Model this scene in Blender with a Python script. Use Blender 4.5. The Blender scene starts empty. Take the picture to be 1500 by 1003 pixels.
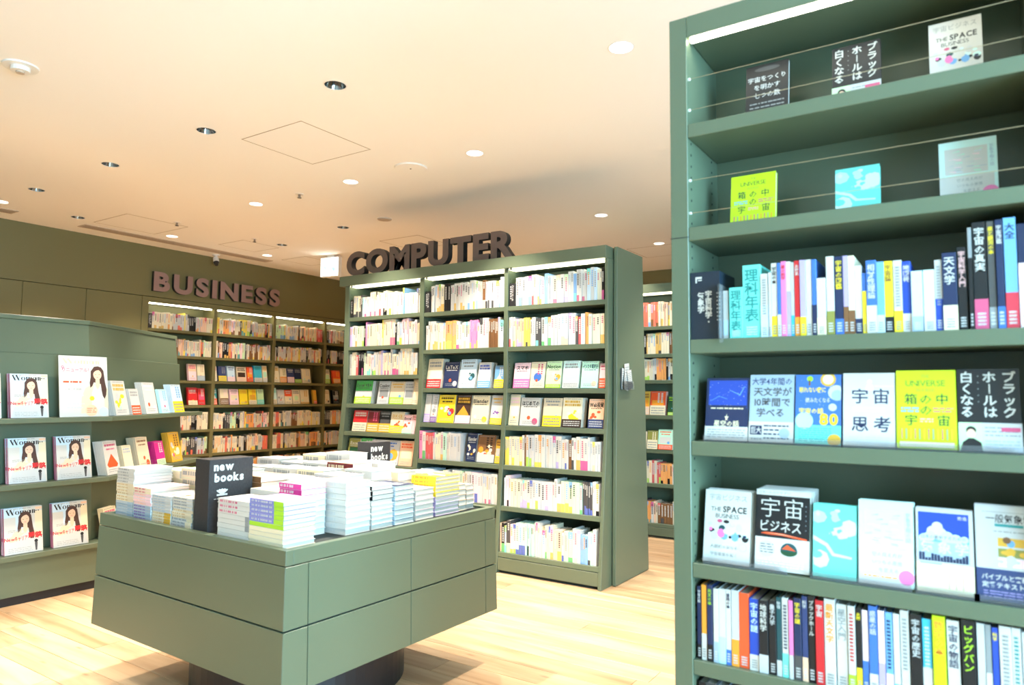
import bpy, math, random
from mathutils import Vector, Matrix
R = math.radians
C = bpy.context.scene.collection
scene = bpy.context.scene

# ---------------------------------------------------------------- camera
cam_d = bpy.data.cameras.new('camera')
cam = bpy.data.objects.new('camera', cam_d); C.objects.link(cam)
fw = Vector((-0.54953796, 0.83223101, 0.07348175)); rt = Vector((0.83477242, 0.55054223, 0.00763202)); up = rt.cross(fw)
cam.matrix_world = Matrix(((rt.x, up.x, -fw.x, 0), (rt.y, up.y, -fw.y, 0), (rt.z, up.z, -fw.z, 1.30), (0, 0, 0, 1)))
cam_d.sensor_width = 36; cam_d.lens = 1030.356 * 36 / 1500
cam_d.clip_start = .05; cam_d.clip_end = 60
cam_d.dof.use_dof = True; cam_d.dof.focus_distance = 4.2; cam_d.dof.aperture_fstop = 3.2
scene.camera = cam

# ---------------------------------------------------------------- world, light, exposure
w = bpy.data.worlds.new('world'); scene.world = w; w.use_nodes = True
w.node_tree.nodes['Background'].inputs[0].default_value = (.80, .90, 1, 1)
w.node_tree.nodes['Background'].inputs[1].default_value = .25
vs = scene.view_settings
vs.view_transform = 'Standard'; vs.look = 'None'; vs.gamma = 1; vs.use_curve_mapping = False
vs.exposure = 0.35
scene.cycles.max_bounces = 8; scene.cycles.diffuse_bounces = 5; scene.cycles.glossy_bounces = 3
scene.cycles.transmission_bounces = 6; scene.cycles.caustics_reflective = False; scene.cycles.caustics_refractive = False
scene.cycles.sample_clamp_indirect = 6

def lamp(name, kind, loc, energy, color, rot=(0, 0, 0), **kw):
    d = bpy.data.lights.new(name, kind); d.energy = energy; d.color = color
    for k, v in kw.items(): setattr(d, k, v)
    o = bpy.data.objects.new(name, d); C.objects.link(o); o.location = loc; o.rotation_euler = rot
    return o
WARM = (1, .88, .735); DAY = (.40, .76, 1)
# daylight through the shop window on the right and behind the camera
lamp('daylight_side', 'AREA', (3.4, .05, 1.5), 600, DAY, (0, R(90), 0), shape='RECTANGLE', size=2.4, size_y=3.1)
CZ = 3.0
SPOTS = [(-2.91, 2.61, 300), (-4.14, 2.63, 85), (-5.38, 2.65, 125), (-6.60, 2.66, 130), (-7.31, 3.32, 35), (-6.64, 5.22, 130), (-5.39, 4.99, 60)]
BRIGHT = [(-7.30, 2.66, 45), (-5.39, 3.94, 140), (-4.16, 3.92, 130), (-7.31, 4.29, 50), (-7.31, 5.53, 50), (-1.40, 3.07, 250), (-2.91, 3.91, 150), (-2.92, 5.94, 120), (-1.30, 5.2, 120),
          (-1.67, 1.35, 60), (-2.91, 1.30, 40), (-.30, -.60, 30), (-4.3, .4, 150), (-5.6, .9, 170), (-6.9, .9, 170), (-1.7, -1.2, 110), (2.2, -.5, 30), (1.6, 4.4, 110), (-4.16, 6.1, 120), (-5.39, 6.2, 110), (-2.92, 7.4, 120), (-4.3, 7.5, 120), (.4, 7.0, 120)]  # unseen downlights added, with the last one above, to lift the light
for x, y, e in SPOTS + BRIGHT:
    lamp('downlight_beam', 'SPOT', (x, y, CZ - .03), e * 1.25, WARM if x > -5.5 else (1, .83, .60), spot_size=R(86), spot_blend=.45, shadow_soft_size=.035)

# ---------------------------------------------------------------- colours and materials
def lin(h):
    h = h.lstrip('#'); c = [int(h[i:i+2], 16) / 255 for i in (0, 2, 4)]
    return tuple(x / 12.92 if x <= .04045 else ((x + .055) / 1.055) ** 2.4 for x in c)
COL = {k: lin(v) for k, v in dict(white='cdccc8', cream='e6dabb', lightgray='c3c6c8', gray='8c9093', darkgray='4a4a4c', black='17181c', navy='1d2b50', indigo='33406e', periwinkle='7f88cc',
    blue='3f6fc0', royal='2348b0', skyblue='6fa6dc', paleblue='c4dcee', palecyan='b6e6ee', cyan='3fb2d2', aqua='6fd8cc', paleaqua='cdeeea', teal='2f8f92', darkteal='1d4c52',
    lilac='b3a2d6', purple='7a4fa0', pink='ee7ab4', palepink='f4cdd6', pinkish='ead3dc', rose='c9557c', magenta='cf2f86', red='cc2a30', redband='c93a4c', redorange='e8582e', orange='ef9a33',
    peach='eec2a2', yellow='f0d62e', gold='d8a83a', lime='a6d436', chartreuse='c8e21a', green='4cae58', palegreen='c3e6b6', mint='b4e4cc', darkgreen='1f4c32', olive='8c8c46', brown='7c5636',
    darkbrown='3c2820', maroon='6e1f28', beige='d9cbb0', tan='c2a67e', bluegray='9fb2c4', skin='eec4a8', hair='4a3029', tealtext='2c8a88', pinktext='e2b4b4', page='d6d3ca', paperdark='b9b6ae').items()}
def mat(name, rough=.5, base=None, **kw):
    m = bpy.data.materials.new(name); m.use_nodes = True
    b = m.node_tree.nodes['Principled BSDF']; b.inputs['Roughness'].default_value = rough
    if base: b.inputs['Base Color'].default_value = (*base, 1)
    for k, v in kw.items(): b.inputs[k].default_value = v
    return m
def nodes(m): return m.node_tree.nodes, m.node_tree.links, m.node_tree.nodes['Principled BSDF']
M_print = mat('printed_paper', .42); N, L, B = nodes(M_print)
a = N.new('ShaderNodeVertexColor'); a.layer_name = 'Col'; L.new(a.outputs[0], B.inputs['Base Color'])
M_paint = mat('sage_green_paint', .36); N, L, B = nodes(M_paint)
tc = N.new('ShaderNodeTexCoord'); nz = N.new('ShaderNodeTexNoise'); nz.inputs['Scale'].default_value = 2.2; nz.inputs['Detail'].default_value = 3
mx = N.new('ShaderNodeMix'); mx.data_type = 'RGBA'; mx.inputs[6].default_value = (.106, .136, .086, 1); mx.inputs[7].default_value = (.114, .146, .093, 1)
L.new(tc.outputs['Object'], nz.inputs['Vector']); L.new(nz.outputs[0], mx.inputs[0]); L.new(mx.outputs[2], B.inputs['Base Color'])
n2 = N.new('ShaderNodeTexNoise'); n2.inputs['Scale'].default_value = 260; bp = N.new('ShaderNodeBump'); bp.inputs['Strength'].default_value = .04
L.new(tc.outputs['Object'], n2.inputs['Vector']); L.new(n2.outputs[0], bp.inputs['Height']); L.new(bp.outputs[0], B.inputs['Normal'])
M_olive = mat('olive_wall_paint', .55); N, L, B = nodes(M_olive)
nz = N.new('ShaderNodeTexNoise'); nz.inputs['Scale'].default_value = 1.6; mx = N.new('ShaderNodeMix'); mx.data_type = 'RGBA'
mx.inputs[6].default_value = (.150, .134, .052, 1); mx.inputs[7].default_value = (.160, .144, .057, 1)
L.new(nz.outputs[0], mx.inputs[0]); L.new(mx.outputs[2], B.inputs['Base Color'])
M_groove = mat('dark_groove', .8, (.012, .018, .018))
M_black = mat('black_plinth', .45, (.012, .012, .015))
M_ceil = mat('cream_ceiling_paint', .85); N, L, B = nodes(M_ceil)
nz = N.new('ShaderNodeTexNoise'); nz.inputs['Scale'].default_value = .8; mx = N.new('ShaderNodeMix'); mx.data_type = 'RGBA'
mx.inputs[6].default_value = (.90, .88, .85, 1); mx.inputs[7].default_value = (.92, .90, .87, 1)
L.new(nz.outputs[0], mx.inputs[0]); L.new(mx.outputs[2], B.inputs['Base Color'])
M_trim = mat('ceiling_joint', .8, (.36, .29, .22))
M_grille = mat('beige_grille_metal', .6, (.52, .43, .34))
M_wall = mat('plain_wall_paint', .8, (.55, .53, .47))
M_chrome = mat('chrome_reflector', .10, (.32, .32, .33), Metallic=1.0)
M_whiteplastic = mat('white_plastic', .4, (.8, .78, .74))
M_darkplastic = mat('dark_plastic', .3, (.02, .02, .022))
M_letter = mat('taupe_letter_metal', .5, (.105, .072, .062))
M_letterB = mat('rose_taupe_letter_face', .5, (.27, .165, .145))
M_letterside = mat('dark_letter_edge', .5, (.012, .010, .010))
M_brass = mat('brass_rod', .35, (.55, .50, .36), Metallic=.9)
M_page = mat('book_page_edges', .8); N, L, B = nodes(M_page)
tc = N.new('ShaderNodeTexCoord'); wv = N.new('ShaderNodeTexNoise'); mp = N.new('ShaderNodeMapping'); mp.inputs['Scale'].default_value = (900, 900, 900)
mx = N.new('ShaderNodeMix'); mx.data_type = 'RGBA'; mx.inputs[6].default_value = (*[c * .9 for c in COL['page']], 1); mx.inputs[7].default_value = (*COL['page'], 1)
L.new(tc.outputs['Object'], mp.inputs[0]); L.new(mp.outputs[0], wv.inputs['Vector']); L.new(wv.outputs[0], mx.inputs[0]); L.new(mx.outputs[2], B.inputs['Base Color'])
M_acrylic = mat('clear_acrylic', .04, (.93, .96, 1)); B = nodes(M_acrylic)[2]; B.inputs['Transmission Weight'].default_value = .92; B.inputs['IOR'].default_value = 1.2
def emis(name, col, s):
    m = mat(name, .5, (.8, .8, .8)); b = nodes(m)[2]; b.inputs['Emission Color'].default_value = (*col, 1); b.inputs['Emission Strength'].default_value = s; return m
M_led = emis('led_strip', (1, .93, .72), 30)
M_ledsoft = emis('led_underside_glow', (1, .95, .62), 3.2)
M_lamp = emis('downlight_lamp', (1, .95, .85), 14)
M_exitw = emis('lit_sign_face', (.9, 1, .95), 3.0); M_exitg = emis('lit_green_pictogram', (.05, .75, .45), 1.1)
M_block = mat('dark_slate_board', .6); N, L, B = nodes(M_block)
nz = N.new('ShaderNodeTexNoise'); nz.inputs['Scale'].default_value = 30; nz.inputs['Detail'].default_value = 6; mx = N.new('ShaderNodeMix'); mx.data_type = 'RGBA'
mx.inputs[6].default_value = (.010, .010, .012, 1); mx.inputs[7].default_value = (.045, .042, .045, 1)
L.new(nz.outputs[0], mx.inputs[0]); L.new(mx.outputs[2], B.inputs['Base Color'])
M_oak = mat('oak_plank', .38); N, L, B = nodes(M_oak)
tc = N.new('ShaderNodeTexCoord'); oi = N.new('ShaderNodeObjectInfo'); add = N.new('ShaderNodeVectorMath'); add.operation = 'MULTIPLY_ADD'
cmb = N.new('ShaderNodeCombineXYZ'); 
for i in range(3): L.new(oi.outputs['Random'], cmb.inputs[i])
add.inputs[1].default_value = (37, 53, 11); L.new(cmb.outputs[0], add.inputs[0]); L.new(tc.outputs['Object'], add.inputs[2])
mp = N.new('ShaderNodeMapping'); mp.inputs['Scale'].default_value = (1.1, 9, 4); L.new(add.outputs[0], mp.inputs[0])
n1 = N.new('ShaderNodeTexNoise'); n1.inputs['Scale'].default_value = 1.0; n1.inputs['Detail'].default_value = 6; n1.inputs['Distortion'].default_value = .8; L.new(mp.outputs[0], n1.inputs['Vector'])
cr = N.new('ShaderNodeValToRGB'); cr.color_ramp.elements[0].position = .3; cr.color_ramp.elements[0].color = (.44, .255, .130, 1); cr.color_ramp.elements[1].position = .7; cr.color_ramp.elements[1].color = (.73, .51, .31, 1)
L.new(n1.outputs[0], cr.inputs[0])
hs = N.new('ShaderNodeHueSaturation'); mr = N.new('ShaderNodeMapRange'); mr.inputs[3].default_value = .72; mr.inputs[4].default_value = 1.18
L.new(oi.outputs['Random'], mr.inputs[0]); L.new(mr.outputs[0], hs.inputs['Value']); L.new(cr.outputs[0], hs.inputs['Color'])
mp2 = N.new('ShaderNodeMapping'); mp2.inputs['Scale'].default_value = (3.2, 11, 1); L.new(add.outputs[0], mp2.inputs[0])
vk = N.new('ShaderNodeTexVoronoi'); vk.inputs['Scale'].default_value = 1; L.new(mp2.outputs[0], vk.inputs['Vector'])
kr = N.new('ShaderNodeMapRange'); kr.inputs[1].default_value = .03; kr.inputs[2].default_value = .13; kr.inputs[3].default_value = .45; kr.inputs[4].default_value = 1
L.new(vk.outputs['Distance'], kr.inputs[0]); km = N.new('ShaderNodeMix'); km.data_type = 'RGBA'; km.inputs[6].default_value = (.16, .075, .035, 1)
L.new(kr.outputs[0], km.inputs[0]); L.new(hs.outputs[0], km.inputs[7]); L.new(km.outputs[2], B.inputs['Base Color'])
bp = N.new('ShaderNodeBump'); bp.inputs['Strength'].default_value = .05; L.new(n1.outputs[0], bp.inputs['Height']); L.new(bp.outputs[0], B.inputs['Normal'])

# ---------------------------------------------------------------- mesh helpers
class MB:
    """collects faces (with a colour each) that become ONE mesh"""
    def __init__(s): s.v = []; s.f = []; s.c = []; s.k = 0
    def face(s, pts, col=(.8, .8, .8)):
        n = len(s.v); s.v += [tuple(p) for p in pts]; s.f.append(tuple(range(n, n + len(pts)))); s.c.append(col)
    def box(s, x0, x1, y0, y1, z0, z1, col=(.8, .8, .8)):
        n = len(s.v)
        s.v += [(x0,y0,z0),(x1,y0,z0),(x1,y1,z0),(x0,y1,z0),(x0,y0,z1),(x1,y0,z1),(x1,y1,z1),(x0,y1,z1)]
        for q in ((0,3,2,1),(4,5,6,7),(0,1,5,4),(1,2,6,5),(2,3,7,6),(3,0,4,7)):
            s.f.append(tuple(n + i for i in q)); s.c.append(col)
    def prism(s, poly, axis, a, b, col=(.8, .8, .8)):
        """poly: 2D points; axis 'x': (y,z) polygon pulled along x; 'y': (x,z); 'z': (x,y)"""
        P = {'x': lambda p, t: (t, p[0], p[1]), 'y': lambda p, t: (p[0], t, p[1]), 'z': lambda p, t: (p[0], p[1], t)}[axis]
        n = len(s.v); m = len(poly); s.v += [P(p, a) for p in poly] + [P(p, b) for p in poly]
        s.f += [tuple(n + i for i in reversed(range(m))), tuple(n + m + i for i in range(m))]; s.c += [col, col]
        for i in range(m):
            j = (i + 1) % m; s.f.append((n+i, n+j, n+m+j, n+m+i)); s.c.append(col)
    def cyl(s, p, q, r, n=12, r2=None, cap=True, col=(.8, .8, .8)):
        p, q = Vector(p), Vector(q); d = (q - p).normalized(); r2 = r if r2 is None else r2
        e = d.orthogonal().normalized(); g = d.cross(e); k = len(s.v)
        for c0, rr in ((p, r), (q, r2)):
            for i in range(n):
                t = 2 * math.pi * i / n; s.v.append(tuple(c0 + e * math.cos(t) * rr + g * math.sin(t) * rr))
        for i in range(n):
            j = (i + 1) % n; s.f.append((k+i, k+j, k+n+j, k+n+i)); s.c.append(col)
        if cap:
            s.f += [tuple(k + i for i in reversed(range(n))), tuple(k + n + i for i in range(n))]; s.c += [col, col]
    def sweep(s, prof, path, col=(.8, .8, .8)):
        """closed profile [(inward u, z)] swept along a plan path; inward is to the left of travel"""
        rings = []
        for i, p in enumerate(path):
            p = Vector(p); ns = []
            for a_, b_ in ((i-1, i), (i, i+1)):
                if a_ >= 0 and b_ < len(path):
                    d = (Vector(path[b_]) - Vector(path[a_])).normalized(); ns.append(Vector((-d.y, d.x)))
            m = ns[0] if len(ns) == 1 else (ns[0] + ns[1]) / (1 + ns[0].dot(ns[1]))
            rings.append([(p.x + m.x * u, p.y + m.y * u, z) for u, z in prof])
        n = len(s.v); k = len(prof)
        for r_ in rings: s.v += r_
        for i in range(len(path) - 1):
            for j in range(k):
                jj = (j + 1) % k; s.f.append((n+i*k+j, n+i*k+jj, n+(i+1)*k+jj, n+(i+1)*k+j)); s.c.append(col)
        s.f += [tuple(n + j for j in range(k)), tuple(n + (len(path)-1)*k + j for j in reversed(range(k)))]; s.c += [col, col]
    def mesh(s, name):
        me = bpy.data.meshes.new(name); me.from_pydata(s.v, [], s.f)
        ca = me.color_attributes.new('Col', 'FLOAT_COLOR', 'CORNER')
        buf = []
        for f_, c in zip(s.f, s.c): buf += [c[0], c[1], c[2], 1] * len(f_)
        ca.data.foreach_set('color', buf); return me
def obj(name, mb, m, parent=None, loc=None, rot=None, smooth=False, fix=False):
    me = mb.mesh(name)
    for mm in (m if isinstance(m, (list, tuple)) else [m]): me.materials.append(mm)
    if fix:
        import bmesh
        b = bmesh.new(); b.from_mesh(me); bmesh.ops.recalc_face_normals(b, faces=b.faces); b.to_mesh(me); b.free()
    if smooth: me.polygons.foreach_set('use_smooth', [True] * len(me.polygons))
    o = bpy.data.objects.new(name, me); C.objects.link(o)
    if parent: o.parent = parent
    if loc: o.location = loc
    if rot: o.rotation_euler = rot
    return o
def bevel(o, w_, seg=2):
    md = o.modifiers.new('bevel', 'BEVEL'); md.width = w_; md.segments = seg; md.limit_method = 'ANGLE'; return o
def tag(o, label=None, cat=None, group=None, kind=None):
    for k, v in (('label', label), ('category', cat), ('group', group), ('kind', kind)):
        if v: o[k] = v
    return o
def thing(name, label, cat, loc=(0, 0, 0), rot=(0, 0, 0), group=None):
    o = bpy.data.objects.new(name, None); C.objects.link(o); o.location = loc; o.rotation_euler = rot; o.empty_display_size = .05
    return tag(o, label, cat, group)
def copy_tree(o, label=None, parent=None):
    c = o.copy(); C.objects.link(c)
    if parent: c.parent = parent
    if label: c['label'] = label
    for ch in o.children: copy_tree(ch, None, c)
    return c
def bx(name, m, parent, *d):
    b = MB(); b.box(*d); return obj(name, b, m, parent)

# ---------------------------------------------------------------- lettering (flat glyphs from the built-in font)
GL = {}
def load_glyphs(chars, bold):
    obs = []
    for ch in sorted(set(chars)):
        if (ch, bold) in GL or ch == ' ': continue
        d = bpy.data.curves.new('glyph', 'FONT'); d.body = ch; d.size = 1; d.offset = bold; d.resolution_u = 1 if ord(ch) > 255 else 3
        d.fill_mode = 'FRONT'; o = bpy.data.objects.new('glyph', d); C.objects.link(o); obs.append((ch, o))
    dg = bpy.context.evaluated_depsgraph_get(); dg.update()
    for ch, o in obs:
        me = bpy.data.meshes.new_from_object(o.evaluated_get(dg))
        V = [(v.co.x, v.co.y) for v in me.vertices]; F = [tuple(p.vertices) for p in me.polygons]
        GL[ch, bold] = (V, F); bpy.data.meshes.remove(me)
    for ch, o in obs:
        d = o.data; bpy.data.objects.remove(o); bpy.data.curves.remove(d)
def glyph(ch, bold=0):
    if ch != ' ' and (ch, bold) not in GL: load_glyphs(ch, bold)
    return GL.get((ch, bold), ([], []))
def layout(s, bold=0, gap=.07):
    """-> [(ch, x offset)], width in em"""
    x = 0; out = []
    for ch in s:
        V, F = glyph(ch, bold)
        if ord(ch) > 255: out.append((ch, x)); x += 1.0
        elif not V: x += .28
        else:
            x0 = min(v[0] for v in V); x1 = max(v[0] for v in V); out.append((ch, x - x0)); x += x1 - x0 + gap
    return out, x
class Print:
    """flat print in the x-z plane at y = -layer; w x h metres, origin lower left"""
    def __init__(s, w, h, eps=.00002, y0=0): s.w, s.h, s.e, s.y0 = w, h, eps, y0; s.b = MB(); s.n = 1
    def y(s): return s.y0 - s.n * s.e
    def poly(s, pts, col):
        s.b.face([(min(max(u, 0), 1) * s.w, s.y(), min(max(v, 0), 1) * s.h) for u, v in pts], COL.get(col, (.5,.5,.5)) if isinstance(col, str) else col); s.n += 1
    def r(s, u0, v0, u1, v1, col): s.poly([(u0, v0), (u1, v0), (u1, v1), (u0, v1)], col)
    def c(s, u, v, rad, col, n=14, sy=1.0, a0=0, a1=360):
        k = s.w / s.h; s.poly([(u + rad * math.cos(R(a0 + (a1-a0)*i/n)), v + rad * k * sy * math.sin(R(a0 + (a1-a0)*i/n))) for i in range(n + (a1 - a0 < 360))], col)
    def put(s, ch, x, z, size, sx, col, bold):
        V, F = glyph(ch, bold); n = len(s.b.v); y = s.y()
        s.b.v += [(x + a_ * size * sx, y, z + b_ * size) for a_, b_ in V]
        s.b.f += [tuple(n + i for i in f_) for f_ in F]; s.b.c += [COL[col]] * len(F)
    def t(s, txt, u, v, size, col='black', bold=0, maxw=.92):
        """centred at u,v; size = share of the height"""
        L_, wd = layout(txt, bold); sz = size * s.h; W = wd * sz; sx = min(1, maxw * s.w / W) if W else 1
        cjk = any(ord(c_) > 255 for c_ in txt)
        for ch, x in L_: s.put(ch, u * s.w - W * sx / 2 + x * sz * sx, v * s.h - (.38 if cjk else .36) * sz, sz, sx, col, bold)
        s.n += 1
    def v(s, txt, u, vtop, size, col='black', bold=0):
        sz = size * s.h; z = vtop * s.h
        for ch in txt:
            if ch == 'ー': s.b.face([(u*s.w-.04*sz, s.y(), z-.9*sz), (u*s.w+.04*sz, s.y(), z-.9*sz), (u*s.w+.04*sz, s.y(), z-.1*sz), (u*s.w-.04*sz, s.y(), z-.1*sz)], COL[col])
            else: s.put(ch, u * s.w - .5 * sz, z - .88 * sz, sz, 1, col, bold)
            z -= sz * .98
        s.n += 1
    def l(s, u0, v0, u1, v1, n, col, seed=1, th=.35):
        """rows of small print, too small to read: broken dashes"""
        rr = random.Random(seed); dv = (v1 - v0) / n; c_ = COL[col]; y = s.y()
        for i in range(n):
            va = v0 + dv * (i + .5); u = u0
            while u < u1 - .02:
                du = rr.uniform(.03, .12); ue = min(u + du, u1)
                s.b.face([(u*s.w, y, (va-dv*th/2)*s.h), (ue*s.w, y, (va-dv*th/2)*s.h), (ue*s.w, y, (va+dv*th/2)*s.h), (u*s.w, y, (va+dv*th/2)*s.h)], c_)
                u = ue + rr.uniform(.01, .03)
        s.n += 1
    def done(s, name, parent): return obj(name, s.b, M_print, parent)

def shell(mb, w_, h_, t, cov, spine=None, back=None):
    """paperback cover lying along x (width), z (height), y (thickness): front at y=0, spine at x=0"""
    e = .0009; mb.box(0, w_, 0, e, 0, h_, cov); mb.box(0, w_, t - e, t, 0, h_, back or cov); mb.box(0, e, e, t - e, 0, h_, spine or cov)
def cover_book(name, w_, h_, t, cov, art, label, cat, group, loc, rot, spine=None, copies=0, copy_label=None, gap=.0012, band=None):
    """a book shown face out: cover, page block, printed cover art, optional paper band; copies stand behind it"""
    b = MB(); shell(b, w_, h_, t, COL[cov], COL[spine or cov])
    root = obj(name, b, M_print); root.location = loc; root.rotation_euler = rot; tag(root, label, cat, group)
    g = MB(); g.box(.001, w_ - .0015, .001, t - .001, .0015, h_ - .0015); obj('pages', g, M_page, root)
    p = Print(w_, h_); art(p); pr = p.done('cover_print', root)
    if band:
        bc, bh = band[0], band[1]; bb = MB(); bb.box(-.0003, w_ + .0003, -.0006, -.0002, 0, bh * h_, COL[bc]); bb.box(-.0004, -.0001, -.0006, t, 0, bh * h_, COL[bc])
        bo = obj('paper_band', bb, M_print, root); q = Print(w_, bh * h_, y0=-.0007); (band[2] if len(band) > 2 else (lambda q: q.l(.06, .15, .94, .85, 4, 'gray', 5)))(q)
        if q.b.f: q.done('band_print', bo)
    lean = -rot[0]; root.location.z += t * math.sin(lean) + .0003; nx, ny = -math.sin(rot[2]), math.cos(rot[2])
    for k in range(copies):
        c_ = copy_tree(root, copy_label or label); jx = random.uniform(-.0015, .0015); d = (t + gap) * (k + 1) / math.cos(lean)
        c_.location = root.location + Vector((nx * d + ny * jx, ny * d - nx * jx, random.uniform(0, .0004)))
        if copy_label: c_['group'] = copy_label
    return root

# ================================================================ room shell
def struct(name, mb, m, parent=None, **k):
    o = obj(name, mb, m, parent, **k)
    if not parent: o['kind'] = 'structure'
    return o
X0, X1, Y0, Y1 = -8.0, 3.6, -3.5, 9.0
# ceiling with real holes for the downlights
cv = bpy.data.curves.new('ceiling', 'CURVE'); cv.dimensions = '2D'; cv.fill_mode = 'BOTH'
def spl(pts):
    sp = cv.splines.new('POLY'); sp.points.add(len(pts) - 1)
    for p_, (x, y) in zip(sp.points, pts): p_.co = (x, y, 0, 1)
    sp.use_cyclic_u = True
spl([(X0 - .3, Y0 - .1), (X1 + .1, Y0 - .1), (X1 + .1, Y1 + .1), (X0 - .3, Y1 + .1)])
HOLES = [(x, y, .060) for x, y, e in SPOTS + BRIGHT]
for x, y, r_ in HOLES: spl([(x + r_ * math.cos(R(i * 15)), y + r_ * math.sin(R(i * 15))) for i in range(24)])
cv.extrude = .012
co = bpy.data.objects.new('c', cv); C.objects.link(co); dg = bpy.context.evaluated_depsgraph_get(); dg.update()
me = bpy.data.meshes.new_from_object(co.evaluated_get(dg)); bpy.data.objects.remove(co)
ceiling = bpy.data.objects.new('ceiling', me); C.objects.link(ceiling); ceiling.location = (0, 0, CZ + .012); me.materials.clear(); me.materials.append(M_ceil); ceiling['kind'] = 'structure'
b = MB(); b.box(X0 - .3, X1 + .1, Y0 - .1, Y1 + .1, CZ + .30, CZ + .35); struct('trim_roof', b, M_black)
# ceiling access panels: recessed joint drawn by a thin frame round a panel that hangs 1 mm proud
def access(x0, x1, y0, y1):
    f_ = MB(); t_ = .006
    for q in ((x0, x1, y0, y0+t_), (x0, x1, y1-t_, y1), (x0, x0+t_, y0+t_, y1-t_), (x1-t_, x1, y0+t_, y1-t_)): f_.box(*q, -.0135, -.012)
    g = MB(); g.box(x0+t_, x1-t_, y0+t_, y1-t_, -.0128, -.012); p_ = obj('access_panel', g, M_ceil, ceiling); obj('panel_joint', f_, M_trim, p_)
for q in ((-4.08, -3.48, 2.85, 3.46), (-7.38, -6.75, 3.50, 4.13), (-7.26, -6.80, 4.82, 5.31), (-7.4, -6.95, 5.82, 6.3), (-5.53, -4.96, 5.66, 6.2), (-3.36, -2.8, 7.5, 8.1)): access(*q)

# floor: slab, separate oak planks near the camera, the rest joined
b = MB(); b.box(X0 - .3, X1 + .1, Y0 - .1, Y1 + .1, -.08, -.016); floor = struct('floor', b, M_groove)
PW = .150; rnd = random.Random(3); far = MB(); near = 0; protos = {}
for i in range(int((Y1 - Y0) / PW) + 1):
    y = Y0 + i * PW; x = X0 - rnd.uniform(0, 1.5)
    while x < X1:
        ln = rnd.choice((1.2, 1.5, 1.8)); xa, xb = max(x, X0), min(x + ln, X1)
        if xb - xa > .05:
            if .9 < y < 6.6 and xb > -6.9 and xa < 1.0 and near < 290:
                key = round(xb - xa, 3)
                if key not in protos:
                    q = MB(); e = .0012; q.prism([(e, -.014), (e, -.001), (2*e, 0), (PW-2*e, 0), (PW-e, -.001), (PW-e, -.014)], 'x', e, key - e); protos[key] = q.mesh('plank'); protos[key].materials.append(M_oak)
                o = bpy.data.objects.new('plank', protos[key]); C.objects.link(o); o.parent = floor; o.location = (xa, y, 0); near += 1
            else: far.box(xa + .001, xb - .001, y + .001, y + PW - .001, -.014, 0)
        x += ln
o = obj('planks_beyond', far, M_oak, floor); o['kind'] = 'stuff'

# left wall: upper band flush with the bookcase, wall panels to the left of it
wl = MB(); wl.box(X0 - .34, X0 - .30, Y0, Y1, 0, CZ); wl.box(X0 - .30, X0 - .001, Y0, Y1, 2.408, CZ)
wall_left = struct('wall_left', wl, M_olive)
ys = [Y0] + [4.37 - .61 * k for k in range(11, -1, -1)]
for a_, b_ in zip(ys[:-1], ys[1:]):
    if b_ - a_ > .05: bevel(bx('wall_panel', M_olive, wall_left, X0 - .29, X0, a_ + .002, b_ - .002, .10, 2.402), .002, 1)
for a_, b_ in ((8.05, 8.5), (8.5, 9.0)): bx('wall_panel', M_olive, wall_left, X0 - .29, X0, a_ + .002, b_ - .002, .10, 2.402)
b = MB(); b.box(X0 - .28, X0 - .01, Y0, 4.37, 0, .097); struct('baseboard_left', b, M_black)
b = MB(); b.box(X0 - .3, X1, Y1, Y1 + .1, 0, CZ); struct('wall_back', b, M_olive)
b = MB(); b.box(X1, X1 + .1, 1.7, Y1, 0, CZ); b.box(X1, X1 + .1, Y0, -2.3, 0, CZ); b.box(X1, X1 + .1, -2.3, 1.7, 0, .25); b.box(X1, X1 + .1, -2.3, 1.7, 2.75, CZ); wr = struct('wall_right', b, M_wall)
b = MB()
for k in range(4): yy = -2.3 + k * 4.0 / 3; b.box(X1 + .02, X1 + .08, yy - .03, yy + .03, .25, 2.75)
b.box(X1 + .02, X1 + .08, -2.3, 1.7, .25, .30); b.box(X1 + .02, X1 + .08, -2.3, 1.7, 2.70, 2.75); struct('window_1', b, M_darkplastic)
b = MB(); b.box(X0 - .3, X1, Y0 - .1, Y0, 0, CZ); struct('wall_front', b, M_wall)

# ---------------------------------------------------------------- ceiling fittings
def near_word(x, y): return ('nearest', 'near', 'middle', 'far')[min(3, int(max(0, (y - 1.5)) // 1.3))]
def downlight(x, y, lit, label):
    t = thing('downlight', label, 'ceiling light', (x, y, CZ), group='recessed ceiling downlights')
    ring = MB(); n = 24
    for i in range(n):
        a_, b2 = 2*math.pi*i/n, 2*math.pi*(i+1)/n
        for (ra, za), (rb, zb) in (((.059, -.0005), (.066, -.0005)), ((.059, -.0025), (.059, -.0005)), ((.066, -.0005), (.059, -.0025))):
            ring.face([(ra*math.cos(a_), ra*math.sin(a_), za), (rb*math.cos(a_), rb*math.sin(a_), zb), (rb*math.cos(b2), rb*math.sin(b2), zb), (ra*math.cos(b2), ra*math.sin(b2), za)])
    obj('trim_ring', ring, M_whiteplastic, t)
    h_ = .045 if lit else .09; cup = MB(); cup.cyl((0, 0, 0), (0, 0, h_), .0585, 24, .030 if not lit else .050, cap=False); obj('reflector', cup, M_whiteplastic if lit else M_chrome, t, smooth=True)
    l_ = MB(); l_.cyl((0, 0, h_), (0, 0, h_ + .01), .050 if lit else .030, 20); obj('lamp', l_, M_lamp if lit else M_darkplastic, t)
    if not lit:
        s_ = MB(); s_.cyl((0, 0, h_ - .002), (0, 0, h_ - .0005), .016, 14); obj('light_source', s_, M_lamp, t)
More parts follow.
